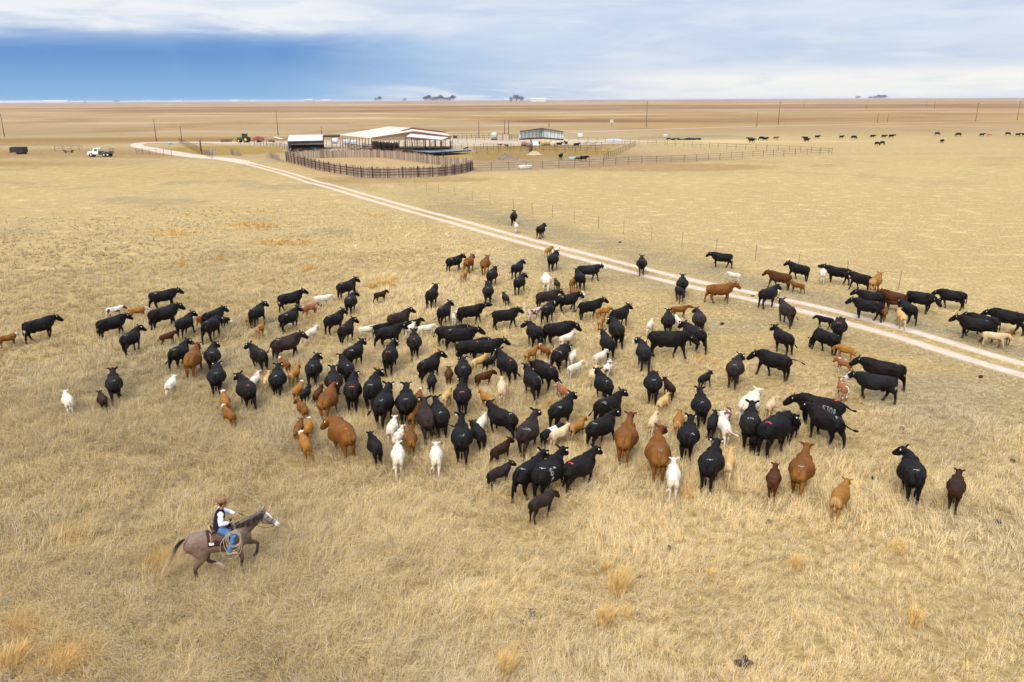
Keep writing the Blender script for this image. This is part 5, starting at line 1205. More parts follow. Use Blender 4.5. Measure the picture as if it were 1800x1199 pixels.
((1049,553,1064,581),4,'o','b=1','small orange calf seen from behind left of the black pair'),
((1049,539,1077,559),76,'o','b=1 h=m','orange calf walking right just above another orange calf'),
((1018,519,1069,560),66,'k','','black cow with raised head walking right toward the open ground'),
((976,509,1026,549),70,'k','h=m','black cow in front of the white faced rust calf at top'),
((1004,503,1026,528),110,'rf','b=1 h=m','rust calf with white face looking out behind a black cow'),
((944,505,990,542),70,'dk','h=m k=-','brownish black cow at the rear of the upper centre group'),
((950,527,977,571),4,'k','h=m k=W','black cow seen from behind right of the roan spotted calf'),
((928,541,953,563),52,'ro','b=1','roan and white spotted calf in the upper centre'),
((956,558,1019,609),74,'k','h=l f=1 k=-','large black cow with lowered head above a white calf'),
((983,579,1013,614),46,'w','b=1','white calf under the chin of the large black cow'),
((914,563,951,613),-18,'k','h=m y=-50 k=-','black cow turning its head left, left of the large black cow'),
((943,577,963,608),0,'k','b=1 h=m','black calf between the head turned cow and the large black cow'),
((948,483,972,515),0,'w','k=- e=n h=m','stout white cow seen from behind at the top centre'),
((972,492,986,512),0,'dk','b=1','dark calf right of the stout white cow'),
((1000,487,1013,511),0,'r','b=1','rust calf left of a black cow at the top centre'),
((1008,471,1030,510),-8,'k','k=-','black cow seen from behind in front of the cow facing right at top'),
((1016,461,1065,492),92,'kf','h=u k=-','black cow with white face standing side on, facing right toward the track'),
((962,437,983,476),18,'k','y=15','black cow just left of the dirt track at the top of the herd'),
((957,431,973,450),30,'o','b=1','tan calf behind the black cow beside the dirt track'),
((972,433,985,449),30,'w','b=1','white calf peeking over the black cow beside the dirt track'),
((896,370,910,397),4,'k','','farthest black cow ahead of the herd, beyond the dirt track'),
((903,391,912,408),0,'w','b=1','tiny white calf behind the farthest black cow beyond the track'),
((942,390,961,418),18,'k','y=15','black cow beyond the track right of the tiny white calf'),
((1118,447,1138,483),0,'k','t=0 k=-','lone black cow standing in the middle of the dirt track'),
((1244,437,1284,469),-92,'k','k=- h=m','lone black cow facing left near the wire fence'),
((1277,473,1299,495),-90,'w','b=1 h=m','white calf facing left just beyond the orange brown cow'),
((1343,468,1388,507),-82,'rd','h=m k=- e=n','dark red cow facing left beyond the track'),
((1380,452,1421,492),-76,'k','k=-','black cow facing left directly above the small rust calf'),
((1387,488,1412,514),-86,'r','b=1','small rust calf beside the dark red cow beyond the track'),
((1246,486,1297,531),88,'r','k=V e=n y=20','orange brown cow standing side on across the dirt track'),
((1333,494,1373,541),58,'k','t=-2 k=-','black cow stepping over the track with its tail swung left'),
((1363,506,1373,526),20,'c','b=1','cream calf mostly hidden behind the cow stepping over the track'),
((1366,522,1400,575),-24,'dk','y=10 k=-','brownish black cow on the near edge of the track facing away'),
((1188,482,1211,520),0,'k','k=-','upper one of two black cows close together below the track'),
((1186,502,1206,531),170,'k','b=1 h=l','black calf facing the camera below the upper cow near the track'),
((1181,531,1215,558),88,'r','b=1 h=f','orange brown calf stretching its head right, upper right centre'),
((1216,545,1242,588),-12,'dk','y=-30 k=-','brownish black cow looking left behind the large side on cow'),
((1192,560,1242,619),-52,'k','k=r h=m t=0','black cow with red dot behind the large side on cow'),
((1143,578,1228,629),84,'k','h=l k=- f=1 t=-1','large black cow side on with lowered head facing right'),
((1161,551,1188,592),0,'k','k=-','black cow with wide ears behind the large side on cow'),
((1136,559,1151,589),0,'w','b=1','small white calf left of the cow with wide ears'),
((1184,556,1199,580),-20,'w','b=1','white calf peeking between two black cows, right centre'),
((1112,587,1145,655),-14,'kf','y=-40 k=-','black cow with white face turned left, right of centre'),
((1131,650,1165,714),0,'k','h=l k=W f=1','round black cow with its head hidden, beside a dark calf'),
((1164,661,1188,705),-8,'d','b=1','dark brown calf just right of the round black cow'),
((1226,651,1254,684),34,'k','b=1','black calf looking right in the open ground right of centre'),
((1276,616,1310,684),20,'dk','y=25 k=W','brownish black cow with raised head left of the side on cow'),
((1315,609,1390,667),-68,'k','t=3 h=l y=-20 k=-','black cow facing left with its tail held out behind'),
((1354,570,1396,624),-38,'k','t=1 k=-','black cow above the one with raised tail, facing away left'),
((1423,572,1474,623),-62,'k','h=g k=- f=1','round black cow grazing beside the dirt track'),
((1460,555,1490,605),4,'k','k=R h=l','black cow with red paint seen from behind beside the grazing cow'),
((1430,550,1464,577),-80,'k','b=1 h=m','black calf facing left behind the grazing cow'),
((1463,603,1504,634),-76,'o','b=1 h=l','shaggy orange calf below the grazing cow, upper of three'),
((1466,629,1498,659),-62,'rp','b=1 h=l','orange calf with white underside, middle of three'),
((1495,620,1590,686),-86,'k','h=m k=V t=0','long black cow side on, upper of two facing left at right'),
((1482,650,1579,707),-88,'kf','h=m k=- t=0','long black cow with white face, lower of two facing left at right'),
((1470,664,1494,710),-4,'rp','b=1','orange calf with white band at the nose of the white faced cow'),
((1377,688,1486,762),-72,'k','h=l k=rA t=2','long black cow with red dot and number brand, lowered head'),
((1405,703,1487,788),-48,'k','t=2 k=V h=m','black cow in front of the number branded cow, tail trailing right'),
((1332,714,1405,808),45,'k','k=R t=2 h=l y=20','black cow with red paint lowering its head over a calf'),
((1381,736,1409,780),4,'k','b=1 h=l','black calf behind the lowered head of the red marked cow'),
((1316,748,1344,798),8,'k','b=1 h=m','black calf pressed between two black cows near lower right'),
((1300,698,1338,794),2,'k','k=C','black cow with a small number brand in front of the white cow'),
((1296,688,1344,748),20,'w','k=- e=n h=m','white cow standing behind the black cow with small number brand'),
((1344,702,1366,736),8,'c','b=1 h=m','shaggy cream calf right of the white cow'),
((1153,688,1179,730),10,'t','b=1','light tan calf below the dark brown calf right of centre'),
((1214,680,1250,755),-4,'k','k=V','black cow with a long neck above the white calf with swinging tail'),
((1242,718,1265,777),2,'k','b=1','black calf immediately left of the white calf with swinging tail'),
((1260,724,1288,789),-5,'w','b=1 t=2','white calf with its tail swinging right'),
((1267,722,1289,758),4,'ro','b=1 h=m','greyish tan calf behind the white calf with swinging tail'),
((1190,722,1230,815),5,'k','k=O e=b','black cow with ring brand left of the small black calf'),
((1182,720,1204,770),5,'o','b=1','orange calf tucked left behind the ring branded cow'),
((1228,761,1273,868),10,'k','k=W','tall black cow beside the tan calf at the lower edge of the herd'),
((1269,787,1294,852),5,'t','b=1','tan orange calf right of the tall black cow'),
((1170,804,1198,882),0,'w','b=1','pure white calf lowest in the herd, walking away'),
((1080,722,1123,818),8,'rh','k=- h=h e=n','red cow with darker head, left one of the red pair'),
((1134,738,1179,850),-2,'rh','k=G h=h y=30 e=n','orange brown cow with green chalk, right one of the red pair'),
((1137,725,1160,768),0,'c','b=1','cream calf between the two red cows'),
((1046,693,1101,748),46,'k','','black cow looking right above another one, left of the red pair'),
((1032,728,1088,790),42,'k','t=-3 k=W','black cow with its tail out left, left of the red pair'),
((989,782,1057,872),38,'k','k=R','black cow with bright red paint at the bottom of the herd'),
((932,784,1001,882),28,'k','k=WB','black cow with white letter and number brand at the bottom front'),
((929,856,983,920),52,'dk','b=1 h=l p=0','nearest calf, dark brown, stepping right below the branded cow'),
((900,783,966,881),38,'k','k=W e=b','leftmost of the three big black cows at the bottom front'),
((861,766,904,822),36,'d','b=1','dark brown calf left of the chestnut tinted black cow'),
((856,804,907,864),58,'dk','b=1 e=y','black brown calf with yellow ear tag at the bottom front'),
((905,718,953,808),6,'dk','k=GO y=10 h=h f=1','brownish black cow with long chalk stripes, centre front'),
((964,700,1014,760),36,'k','k=O','black cow behind the white belted calf'),
((950,738,994,790),60,'kb','b=1 h=m','black calf with a white belt in the centre front'),
((966,740,1006,788),45,'c','b=1','cream calf right of the white belted calf'),
((1000,733,1033,775),32,'o','b=1','orange calf with brown shading right of the cream calf'),
((755,773,779,842),0,'w','b=1 h=m','white calf with tan rump alone below the centre front'),
((686,776,713,843),0,'w','b=1 h=m','white calf directly below the orange and white calf'),
((689,746,713,795),10,'wo','b=1','orange and white calf just above a white calf'),
((678,731,701,782),5,'w','b=1','white calf behind the orange and white calf'),
((711,750,734,808),0,'r','b=1','rust calf right of the orange and white calf'),
((1442,457,1491,499),-84,'k','k=- h=f','black cow facing left with stretched head, first of the far right group'),
((1439,470,1454,497),0,'w','b=1','white calf under the head of the far right group\'s first cow'),
((1488,468,1531,512),-76,'k','k=- h=m','black cow facing left, second of the far right group'),
((1527,485,1553,515),4,'o','k=- e=n','orange cow seen from behind beyond the dark red one'),
((1542,501,1590,545),-84,'rd','h=m k=- e=s','dark red brown cow facing left in the far right group'),
((1553,522,1583,546),-80,'rd','b=1 h=l','dark red calf under the flank of the dark red brown cow'),
((1500,510,1550,545),-84,'k','h=m k=-','black cow hidden behind the red dotted cow at far right'),
((1487,518,1552,564),-78,'k','k=r h=m','black cow with a red dot facing left beside the track'),
((1547,540,1562,564),8,'r','b=1','small rust calf behind the red dotted cow beside the track'),
((1574,542,1595,577),-14,'t','b=1','light tan calf seen from behind near the track at right'),
((1578,525,1613,569),-38,'k','k=- h=m','black cow facing away left right of the light tan calf'),
((1597,505,1652,550),102,'k','h=l k=- y=10','black cow with lowered head facing right, nose to another cow'),
((1638,502,1696,544),-84,'k','h=l k=- e=y','broad black cow with yellow ear tag facing left'),
((1668,549,1746,599),-80,'k','k=W h=m','black cow striding left in front of two others at far right'),
((1690,543,1754,590),-80,'k','k=- h=m','black cow in the middle of the three overlapping at far right'),
((1722,539,1803,587),-82,'k','k=r t=3 h=l','rearmost of the three overlapping black cows at far right, tail out'),
((1729,579,1778,611),86,'c','b=1 h=m','cream yellow calf side on at the far right edge'),
((1757,570,1781,608),60,'r','b=1','rust calf behind the cream yellow calf at far right'),
((1569,777,1628,887),-14,'k','y=-45 k=W f=1 e=b','large black cow alone at lower right, head turned left'),
((1664,818,1698,902),10,'d','b=1','dark brown calf at the extreme lower right of the herd'),
((1458,838,1499,916),26,'o','b=1 e=y','orange calf with yellow ear tag at the lower right'),
((1346,812,1374,882),4,'rd','b=1','dark red calf walking away left of the rust cow at lower right'),
((1386,773,1433,881),8,'r','k=W h=h e=n','large rust cow walking away at the lower right'),
]
for i_, (bb, rel, ct, o, lab) in enumerate(HERD): animal(bb, rel, ct, o, lab)
PEN = [((981,270,991,281),20,'k','','black cow standing in the pen left of the water tank'),
((1011,276,1021,283),90,'k','b=1 h=m','black calf beside its mother in the pen'),
((1019,274,1037,284),90,'k','h=m','black cow facing right in the pen beside its calf'),
((876,252,884,258),90,'r','b=1','rust calf lying nearest the posts in the farmyard'),
((886,252,893,259),-90,'rd','b=1','dark red calf in the farmyard right of a rust calf'),
((948,249,956,256),60,'rd','','dark red cow at the left end of the farmyard row'),
((957,248,964,255),-60,'o','','orange cow second in the farmyard row'),
((963,248,969,255),30,'t','','tan cow third in the farmyard row'),
((980,250,989,258),80,'d','','dark brown cow in the middle of the farmyard row'),
((991,249,998,256),-30,'rd','','dark red cow right of the dark brown one in the farmyard'),
((1010,251,1020,259),85,'d','','dark brown cow at the right end of the farmyard row')]
for bb, rel, ct, o, lab in PEN: animal(bb, rel, ct, o, lab, 'cattle in the farmyard pens')
FAR = [((1311,241,1324,249),-85,'rd','h=m','brown cow at the left end of the far line'),
((1317,243,1330,251),70,'k','h=m','black cow overlapping the brown cow in the far line'),
((1332,240,1344,247),-85,'k','h=g','black cow behind the calf marked pair in the far line'),
((1340,241,1353,248),85,'k','h=m','black cow just left of the rust calf in the far line'),
((1360,240,1370,246),85,'r','h=m','rust cow alone in the far line of cattle'),
((1408,240,1421,247),-85,'k','h=m','upper black cow of a far overlapping pair'),
((1413,243,1426,250),80,'k','h=u','lower black cow of a far overlapping pair'),
((1432,238,1444,244),85,'k','h=m','black cow directly right of the far overlapping pair'),
((1476,237,1485,244),70,'k','h=m','black cow midway along the far line, left of a grazing one'),
((1496,238,1507,245),85,'k','h=g','grazing black cow midway along the far line'),
((1530,236,1540,243),80,'k','h=m','black cow left of the far nose to tail pair'),
((1550,236,1560,243),80,'k','h=m','left black cow of the far nose to tail pair'),
((1562,236,1575,243),85,'k','h=m','right black cow of the far nose to tail pair'),
((1538,249,1547,256),60,'k','h=g','left black cow of the nearer grazing pair'),
((1547,247,1556,255),50,'k','h=g','right black cow of the nearer grazing pair'),
((1643,232,1653,238),85,'k','h=g','far black cow grazing above a rounder one at right'),
((1652,245,1661,252),30,'k','h=l','round black cow nearer than the rest at far right'),
((1678,233,1690,240),-85,'k','h=g','far black cow grazing to the left'),
((1723,234,1732,240),80,'k','h=m','far black cow left of a tan calf'),
((1735,235,1743,240),85,'o','b=1 h=l hi=2','far tan calf at the right'),
((1767,232,1777,238),85,'k','h=g','far black cow grazing between the tan calf and last pair'),
((1786,233,1796,240),85,'k','h=m','left black cow of the last far pair'),
((1794,234,1805,240),-85,'k','h=m','right black cow of the last far pair at the photo edge')]
for bb, rel, ct, o, lab in FAR: animal(bb, rel, ct, o+' hi=1.3 lo=.8' if 'hi' not in o else o, lab, 'cattle in the far pasture')
print('cattle', len(HERD)+len(PEN)+len(FAR), 'meshes', len(CACHE))
# ================================================================ HORSE AND RIDER
hx, hy_ = 392, 1012
hp0 = at(hx, hy_); HD = azim(hx)+84
HM = Matrix.Translation(hp0) @ Matrix.Rotation(-R(HD), 4, 'Z')
def hw(p): return HM @ Vector(p)
def hobj(name, loc, label, cat): # an Empty that shares the horse's axes
    e = empty(name, hw(loc), -R(HD), label, cat); return e
horse = hobj('horse', (0, 0, 0), 'roan grey horse with white face loping right below the herd', 'horse')
mb = MB()
tr = [(-.86, 1.28, .11, .15), (-.80, 1.24, .20, .25), (-.66, 1.20, .27, .31), (-.46, 1.18, .30, .33), (-.2, 1.15, .29, .31), (.08, 1.12, .305, .33), (.34, 1.12, .295, .355), (.54, 1.15, .25, .36), (.70, 1.18, .20, .30), (.80, 1.22, .13, .22)]
mb.add(*loft([(0, y, z, w_, h) for y, z, w_, h in tr], 22))
for sg in (-1, 1):
    mb.add(*ellipsoid((sg*.15, -.60, 1.22), (.16, .26, .24))); mb.add(*ellipsoid((sg*.15, .56, 1.14), (.12, .17, .26))); mb.add(*ellipsoid((sg*.08, .80, 1.10), (.10, .09, .14)))
mb.add(*ellipsoid((0, .42, 1.46), (.07, .20, .07)))
mb.add(*loft([(0, .45, 1.20, .19, .30), (0, .68, 1.33, .14, .25), (0, .90, 1.48, .105, .20), (0, 1.10, 1.60, .09, .165), (0, 1.24, 1.665, .085, .13)], 16))
PO = Vector((0, 1.22, 1.68)); ha = R(-44)
def hh(s, dx=0, dz=0): return (PO.x+dx, PO.y+math.cos(ha)*s-math.sin(ha)*dz, PO.z+math.sin(ha)*s+math.cos(ha)*dz)
mb.add(*loft([(*hh(-.06, 0, -.02), .07, .09), (*hh(.04, 0, -.01), .095, .12), (*hh(.14, 0, -.02), .105, .145), (*hh(.24, 0, -.035), .088, .14), (*hh(.36, 0, -.03), .064, .10), (*hh(.48, 0, -.02), .055, .075), (*hh(.58, 0, -.025), .058, .068), (*hh(.645, 0, -.03), .045, .045)], 16))
mb.add(*ellipsoid(hh(.19, 0, -.12), (.075, .09, .08)))
for sg in (-1, 1):
    mb.add(*ellipsoid(hh(.17, sg*.088, .035), (.028, .034, .028)))
    mb.add(*loft([(*hh(.0, sg*.055, .07), .032, .026), (*hh(-.02, sg*.065, .13), .034, .024), (*hh(-.02, sg*.068, .19), .022, .018), (*hh(-.015, sg*.066, .235), .008, .008)], 8))
LEGS = [
 [(.15, -.56, 1.15, .15, .25), (.17, -.50, .96, .145, .22), (.175, -.50, .80, .10, .15), (.17, -.66, .58, .062, .092), (.165, -.70, .48, .046, .06), (.16, -.70, .24, .040, .044), (.16, -.68, .16, .047, .05), (.16, -.63, .08, .045, .05), (.16, -.62, .0, .062, .075)],
 [(-.15, -.50, 1.15, .15, .25), (-.17, -.40, .96, .14, .21), (-.175, -.34, .80, .095, .14), (-.17, -.36, .56, .060, .088), (-.165, -.30, .47, .045, .058), (-.16, -.09, .34, .038, .042), (-.16, -.03, .30, .045, .05), (-.16, .02, .23, .045, .048), (-.16, .05, .17, .058, .07)],
 [(.15, .52, 1.15, .11, .20), (.16, .50, .95, .10, .155), (.16, .50, .80, .075, .10), (.155, .56, .55, .056, .062), (.15, .56, .48, .045, .05), (.15, .50, .26, .038, .042), (.15, .49, .18, .045, .05), (.15, .53, .09, .044, .048), (.15, .545, .0, .06, .07)],
 [(-.15, .56, 1.14, .11, .20), (-.155, .62, .96, .10, .15), (-.155, .74, .85, .075, .10), (-.15, .99, .76, .055, .062), (-.15, 1.05, .71, .046, .05), (-.15, 1.02, .50, .038, .042), (-.15, 1.0, .43, .045, .05), (-.15, .95, .36, .044, .046), (-.15, .91, .31, .058, .065)]]
for lg in LEGS: mb.add(*loft(lg, 12, hint=(0, 1, 0)))
me = remesh(mb, .016, 3, 'horse_body'); v = verts(me)
ax = np.array(hh(1))-np.array(PO); s_ = (v-np.array(PO))@ax; upv = np.array(hh(0, 0, 1))-np.array(PO); dz_ = (v-np.array(PO))@upv; rad = np.linalg.norm(v-np.array(PO)-np.outer(s_, ax), axis=1)
hm = ((s_ > -.02) & (rad < .25) & (v[:, 1] > 1.05)).astype(float)
blaze = hm*np.maximum(sstep(dz_, .04, .08)*sstep(np.abs(v[:, 0]), .07, .045)*sstep(s_, .05, .1), sstep(s_, .46, .52))
eye = np.zeros(len(v))
for sg in (-1, 1): eye = np.maximum(eye, (np.linalg.norm(v-np.array(hh(.175, sg*.105, .035)), axis=1) < .027).astype(float)); eye = np.maximum(eye, (np.linalg.norm(v-np.array(hh(.60, sg*.045, .0)), axis=1) < .02).astype(float))
low = sstep(v[:, 2], .62, .42)*(hm < .5); legr = sstep(v[:, 2], .86, .55)
cattr(me, 'm1', np.stack([hm, blaze, np.maximum(low, legr*.5), eye], 1))
sock = ((v[:, 0] < 0) & (v[:, 1] > -.22) & (v[:, 1] < .2) & (v[:, 2] < .40)).astype(float)
sock = np.maximum(sock, sstep(v[:, 2], .10, .09)*(v[:, 0] > 0)*(v[:, 1] < 0)); fattr(me, 'sock', sock)
m, t, b = material('roan_coat'); tc = N(t, 'ShaderNodeTexCoord')
n1_ = N(t, 'ShaderNodeTexNoise', ins={'Scale': 5.0, 'Detail': 6, 'Roughness': .6}); n2_ = N(t, 'ShaderNodeTexNoise', ins={'Scale': 90.0, 'Detail': 3}); L(t, tc.outputs['Object'], n1_.inputs[0]); L(t, tc.outputs['Object'], n2_.inputs[0])
sx = N(t, 'ShaderNodeSeparateXYZ'); L(t, tc.outputs['Object'], sx.inputs[0])
c = mix_(t, smooth_(t, n1_.outputs[0], .35, .65), (.115, .066, .043), (.18, .112, .080)); c = mix_(t, math_(t, 'MULTIPLY', smooth_(t, n2_.outputs[0], .4, .62), .35), c, (.26, .195, .155))
c = mix_(t, math_(t, 'MULTIPLY', smooth_(t, sx.outputs[2], 1.06, .86), .55), c, (.22, .145, .085))
c = mix_(t, math_(t, 'MULTIPLY', smooth_(t, sx.outputs[1], .62, .92), .75), c, (.06, .043, .034))
m1 = N(t, 'ShaderNodeAttribute', attribute_name='m1'); s3 = N(t, 'ShaderNodeSeparateColor'); L(t, m1.outputs['Color'], s3.inputs[0])
c = mix_(t, s3.outputs[0], c, (.24, .20, .165)); c = mix_(t, s3.outputs[2], c, (.035, .024, .020)); c = mix_(t, s3.outputs[1], c, (.72, .68, .66)); c = mix_(t, N(t, 'ShaderNodeAttribute', attribute_name='sock').outputs['Fac'], c, (.7, .66, .6)); c = mix_(t, m1.outputs['Alpha'], c, (.012, .01, .01))
L(t, c, b.inputs['Base Color']); b.inputs['Roughness'].default_value = .55; b.inputs['Specular IOR Level'].default_value = .25
link('body', me, m, horse)
def strands(name, roots, func, n, w, mat, parent, seg=7):
    """many narrow tapering locks of hair"""
    mb = MB()
    for i in range(n):
        pts = func(i/n); V_ = []
        side = Vector((RNG.normal(), RNG.normal(), RNG.normal()*.3)).normalized()
        for k, p in enumerate(pts):
            ww = w*(1-k/(len(pts)-1)*.8); V_ += [Vector(p)-side*ww/2, Vector(p)+side*ww/2]
        mb.add(V_, [(2*k, 2*k+1, 2*k+3, 2*k+2) for k in range(len(pts)-1)])
    return mb.build(name, mat, parent)
def hairmat(name, root, tip, ax_, a, b_, coord=1):
    m, t, b = material(name); tc = N(t, 'ShaderNodeTexCoord'); sx = N(t, 'ShaderNodeSeparateXYZ'); L(t, tc.outputs['Object'], sx.inputs[0])
    n = N(t, 'ShaderNodeTexNoise', ins={'Scale': 30.0, 'Detail': 2}); L(t, tc.outputs['Object'], n.inputs[0])
    x_ = math_(t, 'ADD', sx.outputs[coord], math_(t, 'MULTIPLY', math_(t, 'SUBTRACT', n.outputs[0], .5), .25))
    L(t, mix_(t, smooth_(t, x_, a, b_), root, tip), b.inputs['Base Color']); b.inputs['Roughness'].default_value = .6; b.inputs['Specular IOR Level'].default_value = .2; return m
def tailf(u):
    r1, r2, r3 = RNG.normal(0, 1), RNG.normal(0, 1), RNG.random()
    L_ = .75+.35*r3; out = []
    for k in range(9):
        s = k/8; out.append((r1*.02+r1*.05*s, -.86-.72*s*L_*.95+r2*.02*s, 1.40+.05*math.sin(s*3)-.95*s**1.35*L_+r2*.085*s-.0*s))
    return out
strands('tail', None, tailf, 330, .014, hairmat('tail_hair', (.012, .010, .012), (.50, .37, .20), 1, -1.08, -1.36), horse)
def manef(u):
    y = .50+.78*RNG.random(); z = 1.50+(y-.5)*.30+.02; out = []; sgn = -1 if RNG.random() < .65 else 1; l = .20+.1*RNG.random()
    for k in range(5):
        s = k/4; out.append((sgn*(.02+.10*math.sin(min(1, s*1.2)*1.57)), y-.05*s, z+.045*math.sin(s*2.2)-l*s*s))
    return out
strands('mane', None, manef, 460, .020, hairmat('mane_hair', (.020, .015, .013), (.04, .03, .026), 1, 0, 1), horse)
def foref(u):
    a_ = RNG.normal(0, .02); out = []
    for k in range(4): s = k/3; out.append((a_, PO.y+.02+.12*s, PO.z+.10-.10*s+RNG.normal(0, .004)))
    return out
strands('forelock', None, foref, 40, .014, bpy.data.materials['mane_hair'], horse)
# ---- tack
leather = simple('brown_leather', (.085, .032, .016), .5, var=.3, scale=9, spec=.4); leatherd = simple('dark_leather', (.03, .016, .011), .5, var=.3, scale=9, spec=.4)
lgold = simple('saddle_trim', (.36, .22, .09), .6, var=.2); steel = simple('dull_steel', (.45, .45, .44), .4, metal=.8)
pad = simple('felt_pad', (.028, .022, .024), .95, var=.3, scale=12); padw = simple('woven_patch', (.7, .66, .62), .9)
def rotated(mb, name, mat, parent, smooth=True): return mb.build(name, mat, parent, smooth)
def shell(y0, y1, ang0, ang1, off, n=10, m_=8, t_=.015, tr_=tr):
    """curved sheet wrapping the horse's back; angles from the spine in degrees"""
    mb = MB(); top = []; 
    for i in range(n+1):
        y = y0+(y1-y0)*i/n; ks = [q[0] for q in tr_]
        zc = float(np.interp(y, ks, [q[1] for q in tr_])); w_ = float(np.interp(y, ks, [q[2] for q in tr_])); h_ = float(np.interp(y, ks, [q[3] for q in tr_]))
        for j in range(m_+1):
            a = R(ang0+(ang1-ang0)*j/m_); top.append((math.sin(a)*(w_+off), y, zc+math.cos(a)*(h_+off)))
    bot = []
    for i in range(n+1):
        for j in range(m_+1):
            x, y, z = top[i*(m_+1)+j]; zc = 1.13; d = Vector((x, 0, z-zc)).normalized(); bot.append((x-d.x*t_, y, z-d.z*t_))
    k = (n+1)*(m_+1); V_ = top+bot; F_ = []
    for i in range(n):
        for j in range(m_):
            a = i*(m_+1)+j; F_.append((a, a+1, a+m_+2, a+m_+1)); F_.append((k+a, k+a+m_+1, k+a+m_+2, k+a+1))
    for i in range(n): a = i*(m_+1); F_.append((a, a+m_+1, k+a+m_+1, k+a)); a += m_; F_.append((a+m_+1, a, k+a, k+a+m_+1))
    for j in range(m_): a = j; F_.append((a+1, a, k+a, k+a+1)); a = n*(m_+1)+j; F_.append((a, a+1, k+a+1, k+a))
    return mb.add(V_, F_)
sb = hobj('saddle_pad', (0, 0, 0), 'dark felt saddle pad with pale patch under the saddle', 'saddle pad')
shell(-.30, .42, -86, 86, .028, 12, 22).build('felt', pad, sb, True); shell(-.27, -.14, 66, 80, .034, 3, 3, .01).build('patch', padw, sb)
sd_ = hobj('saddle', (0, 0, 0), 'brown western saddle with pale trim on the roan horse', 'saddle')
shell(-.20, .36, -66, 66, .05, 10, 16, .02).build('skirt', leather, sd_, True)
shell(-.22, -.19, 20, 68, .060, 2, 10, .012).build('trim', lgold, sd_, True)
mb = MB()
for i in range(11):
    pass
mb.add(*loft([(0, -.16, 1.52, .17, .03), (0, -.08, 1.515, .16, .035), (0, .05, 1.50, .12, .035), (0, .2, 1.53, .10, .04), (0, .30, 1.58, .08, .03)], 14)); mb.build('seat', leather, sd_, True)
MB().add(*loft([(-.17, -.15, 1.50, .03, .03), (-.12, -.19, 1.60, .03, .028), (0, -.21, 1.645, .03, .025), (.12, -.19, 1.60, .03, .028), (.17, -.15, 1.50, .03, .03)], 8)).build('cantle', lgold, sd_, True)
MB().add(*loft([(0, .34, 1.50, .075, .05), (0, .36, 1.60, .035, .03), (0, .375, 1.66, .02, .02), (0, .38, 1.70, .022, .022), (0, .385, 1.715, .04, .045), (0, .385, 1.73, .035, .04)], 12)).build('horn', leatherd, sd_, True)
for sg in (-1, 1):
    MB().add(*loft([(sg*.26, .15, 1.38, .075, .012), (sg*.335, .22, 1.18, .08, .012), (sg*.35, .28, 1.0, .05, .012), (sg*.35, .31, .86, .035, .012)], 10, hint=(0, 1, 0))).build('fender', leather, sd_, True)
    st_ = MB().tube([(sg*.31, .31, .83), (sg*.30, .31, .74), (sg*.32, .31, .70), (sg*.39, .31, .70), (sg*.41, .31, .74), (sg*.40, .31, .83), (sg*.31, .31, .83)], .014).build('stirrup', lgold, sd_, True)
MB().add(*loft([(.305, -.0, 1.30, .04, .008), (.335, .0, 1.12, .04, .008), (.28, .02, .93, .04, .008), (.14, .03, .80, .04, .008), (0, .03, .775, .04, .008), (-.14, .03, .80, .04, .008), (-.28, .02, .93, .04, .008), (-.335, .0, 1.12, .04, .008)], 8, hint=(0, 1, 0))).build('cinch', leather, sd_, True)
# bridle with reins
br = hobj('bridle', (0, 0, 0), 'thin leather bridle and reins on the roan horse', 'bridle')
def ring(s, r1, r2, dz=-.02): return [hh(s, r1*math.cos(a_), dz+r2*math.sin(a_)) for a_ in np.linspace(0, 2*math.pi, 19)]
MB().tube(ring(.36, .072, .108), .009, 6).build('noseband', leatherd, br, True)
MB().tube(ring(.03, .104, .138, -.01), .010, 6).build('crown_strap', leatherd, br, True)
for sg in (-1, 1): MB().tube([hh(.04, sg*.10, .0), hh(.2, sg*.102, -.06), hh(.36, sg*.072, -.07), hh(.52, sg*.062, -.07)], .009, 6).build('cheek_strap', leatherd, br, True)
bitp = {1: hh(.52, .065, -.08), -1: hh(.52, -.065, -.08)}
for sg in (-1, 1): MB().tube([hh(.52, sg*.065, -.05), hh(.53, sg*.068, -.16)], .008, 6).build('bit', steel, br, True)
HAND_L = Vector((-.10, .60, 1.80)); HAND_R = Vector((.13, .38, 1.74))
for sg in (-1, 1):
    a_, b_ = Vector(bitp[sg]), HAND_L+Vector((.02*sg, .03, 0)); pts = []
    for k in range(14):
        s = k/13; p = a_.lerp(b_, s); p.z += -.22*math.sin(s*math.pi)+.16*s*math.sin(s*math.pi); p.x += sg*.10*math.sin(s*math.pi); pts.append(p)
    MB().tube(pts, .007, 6).build('rein', leatherd, br, True)
# lasso
ropem = simple('pale_rope', (.42, .33, .23), .8, var=.25, scale=60)
mb = MB(); pts = []
for i in range(7*26+1):
    a_ = i/26*2*math.pi; k = i/26; ry = .145+.018*math.sin(k*2.1)+.012*k; rz_ = .205+.03*math.sin(k*1.3+1)+.012*k; cyy = .42-.012*k; czz = 1.34-.02*k-.02*math.sin(k*3)
    if k > 5: ry += .03*(k-5); rz_ += .06*(k-5); cyy -= .05*(k-5)/2; czz -= .07*(k-5)
    pts.append((.385+.012*math.sin(k*2.6)+.05*(1-math.cos(a_))*.3, cyy+ry*math.sin(a_), czz+rz_*math.cos(a_)))
lasso = MB().tube(pts, .0095, 6).mesh('lasso', True); lo = link('lasso', lasso, ropem); lo.matrix_world = HM
tag(lo, 'coiled pale rope lasso hanging from the saddle beside the rider', 'lasso')
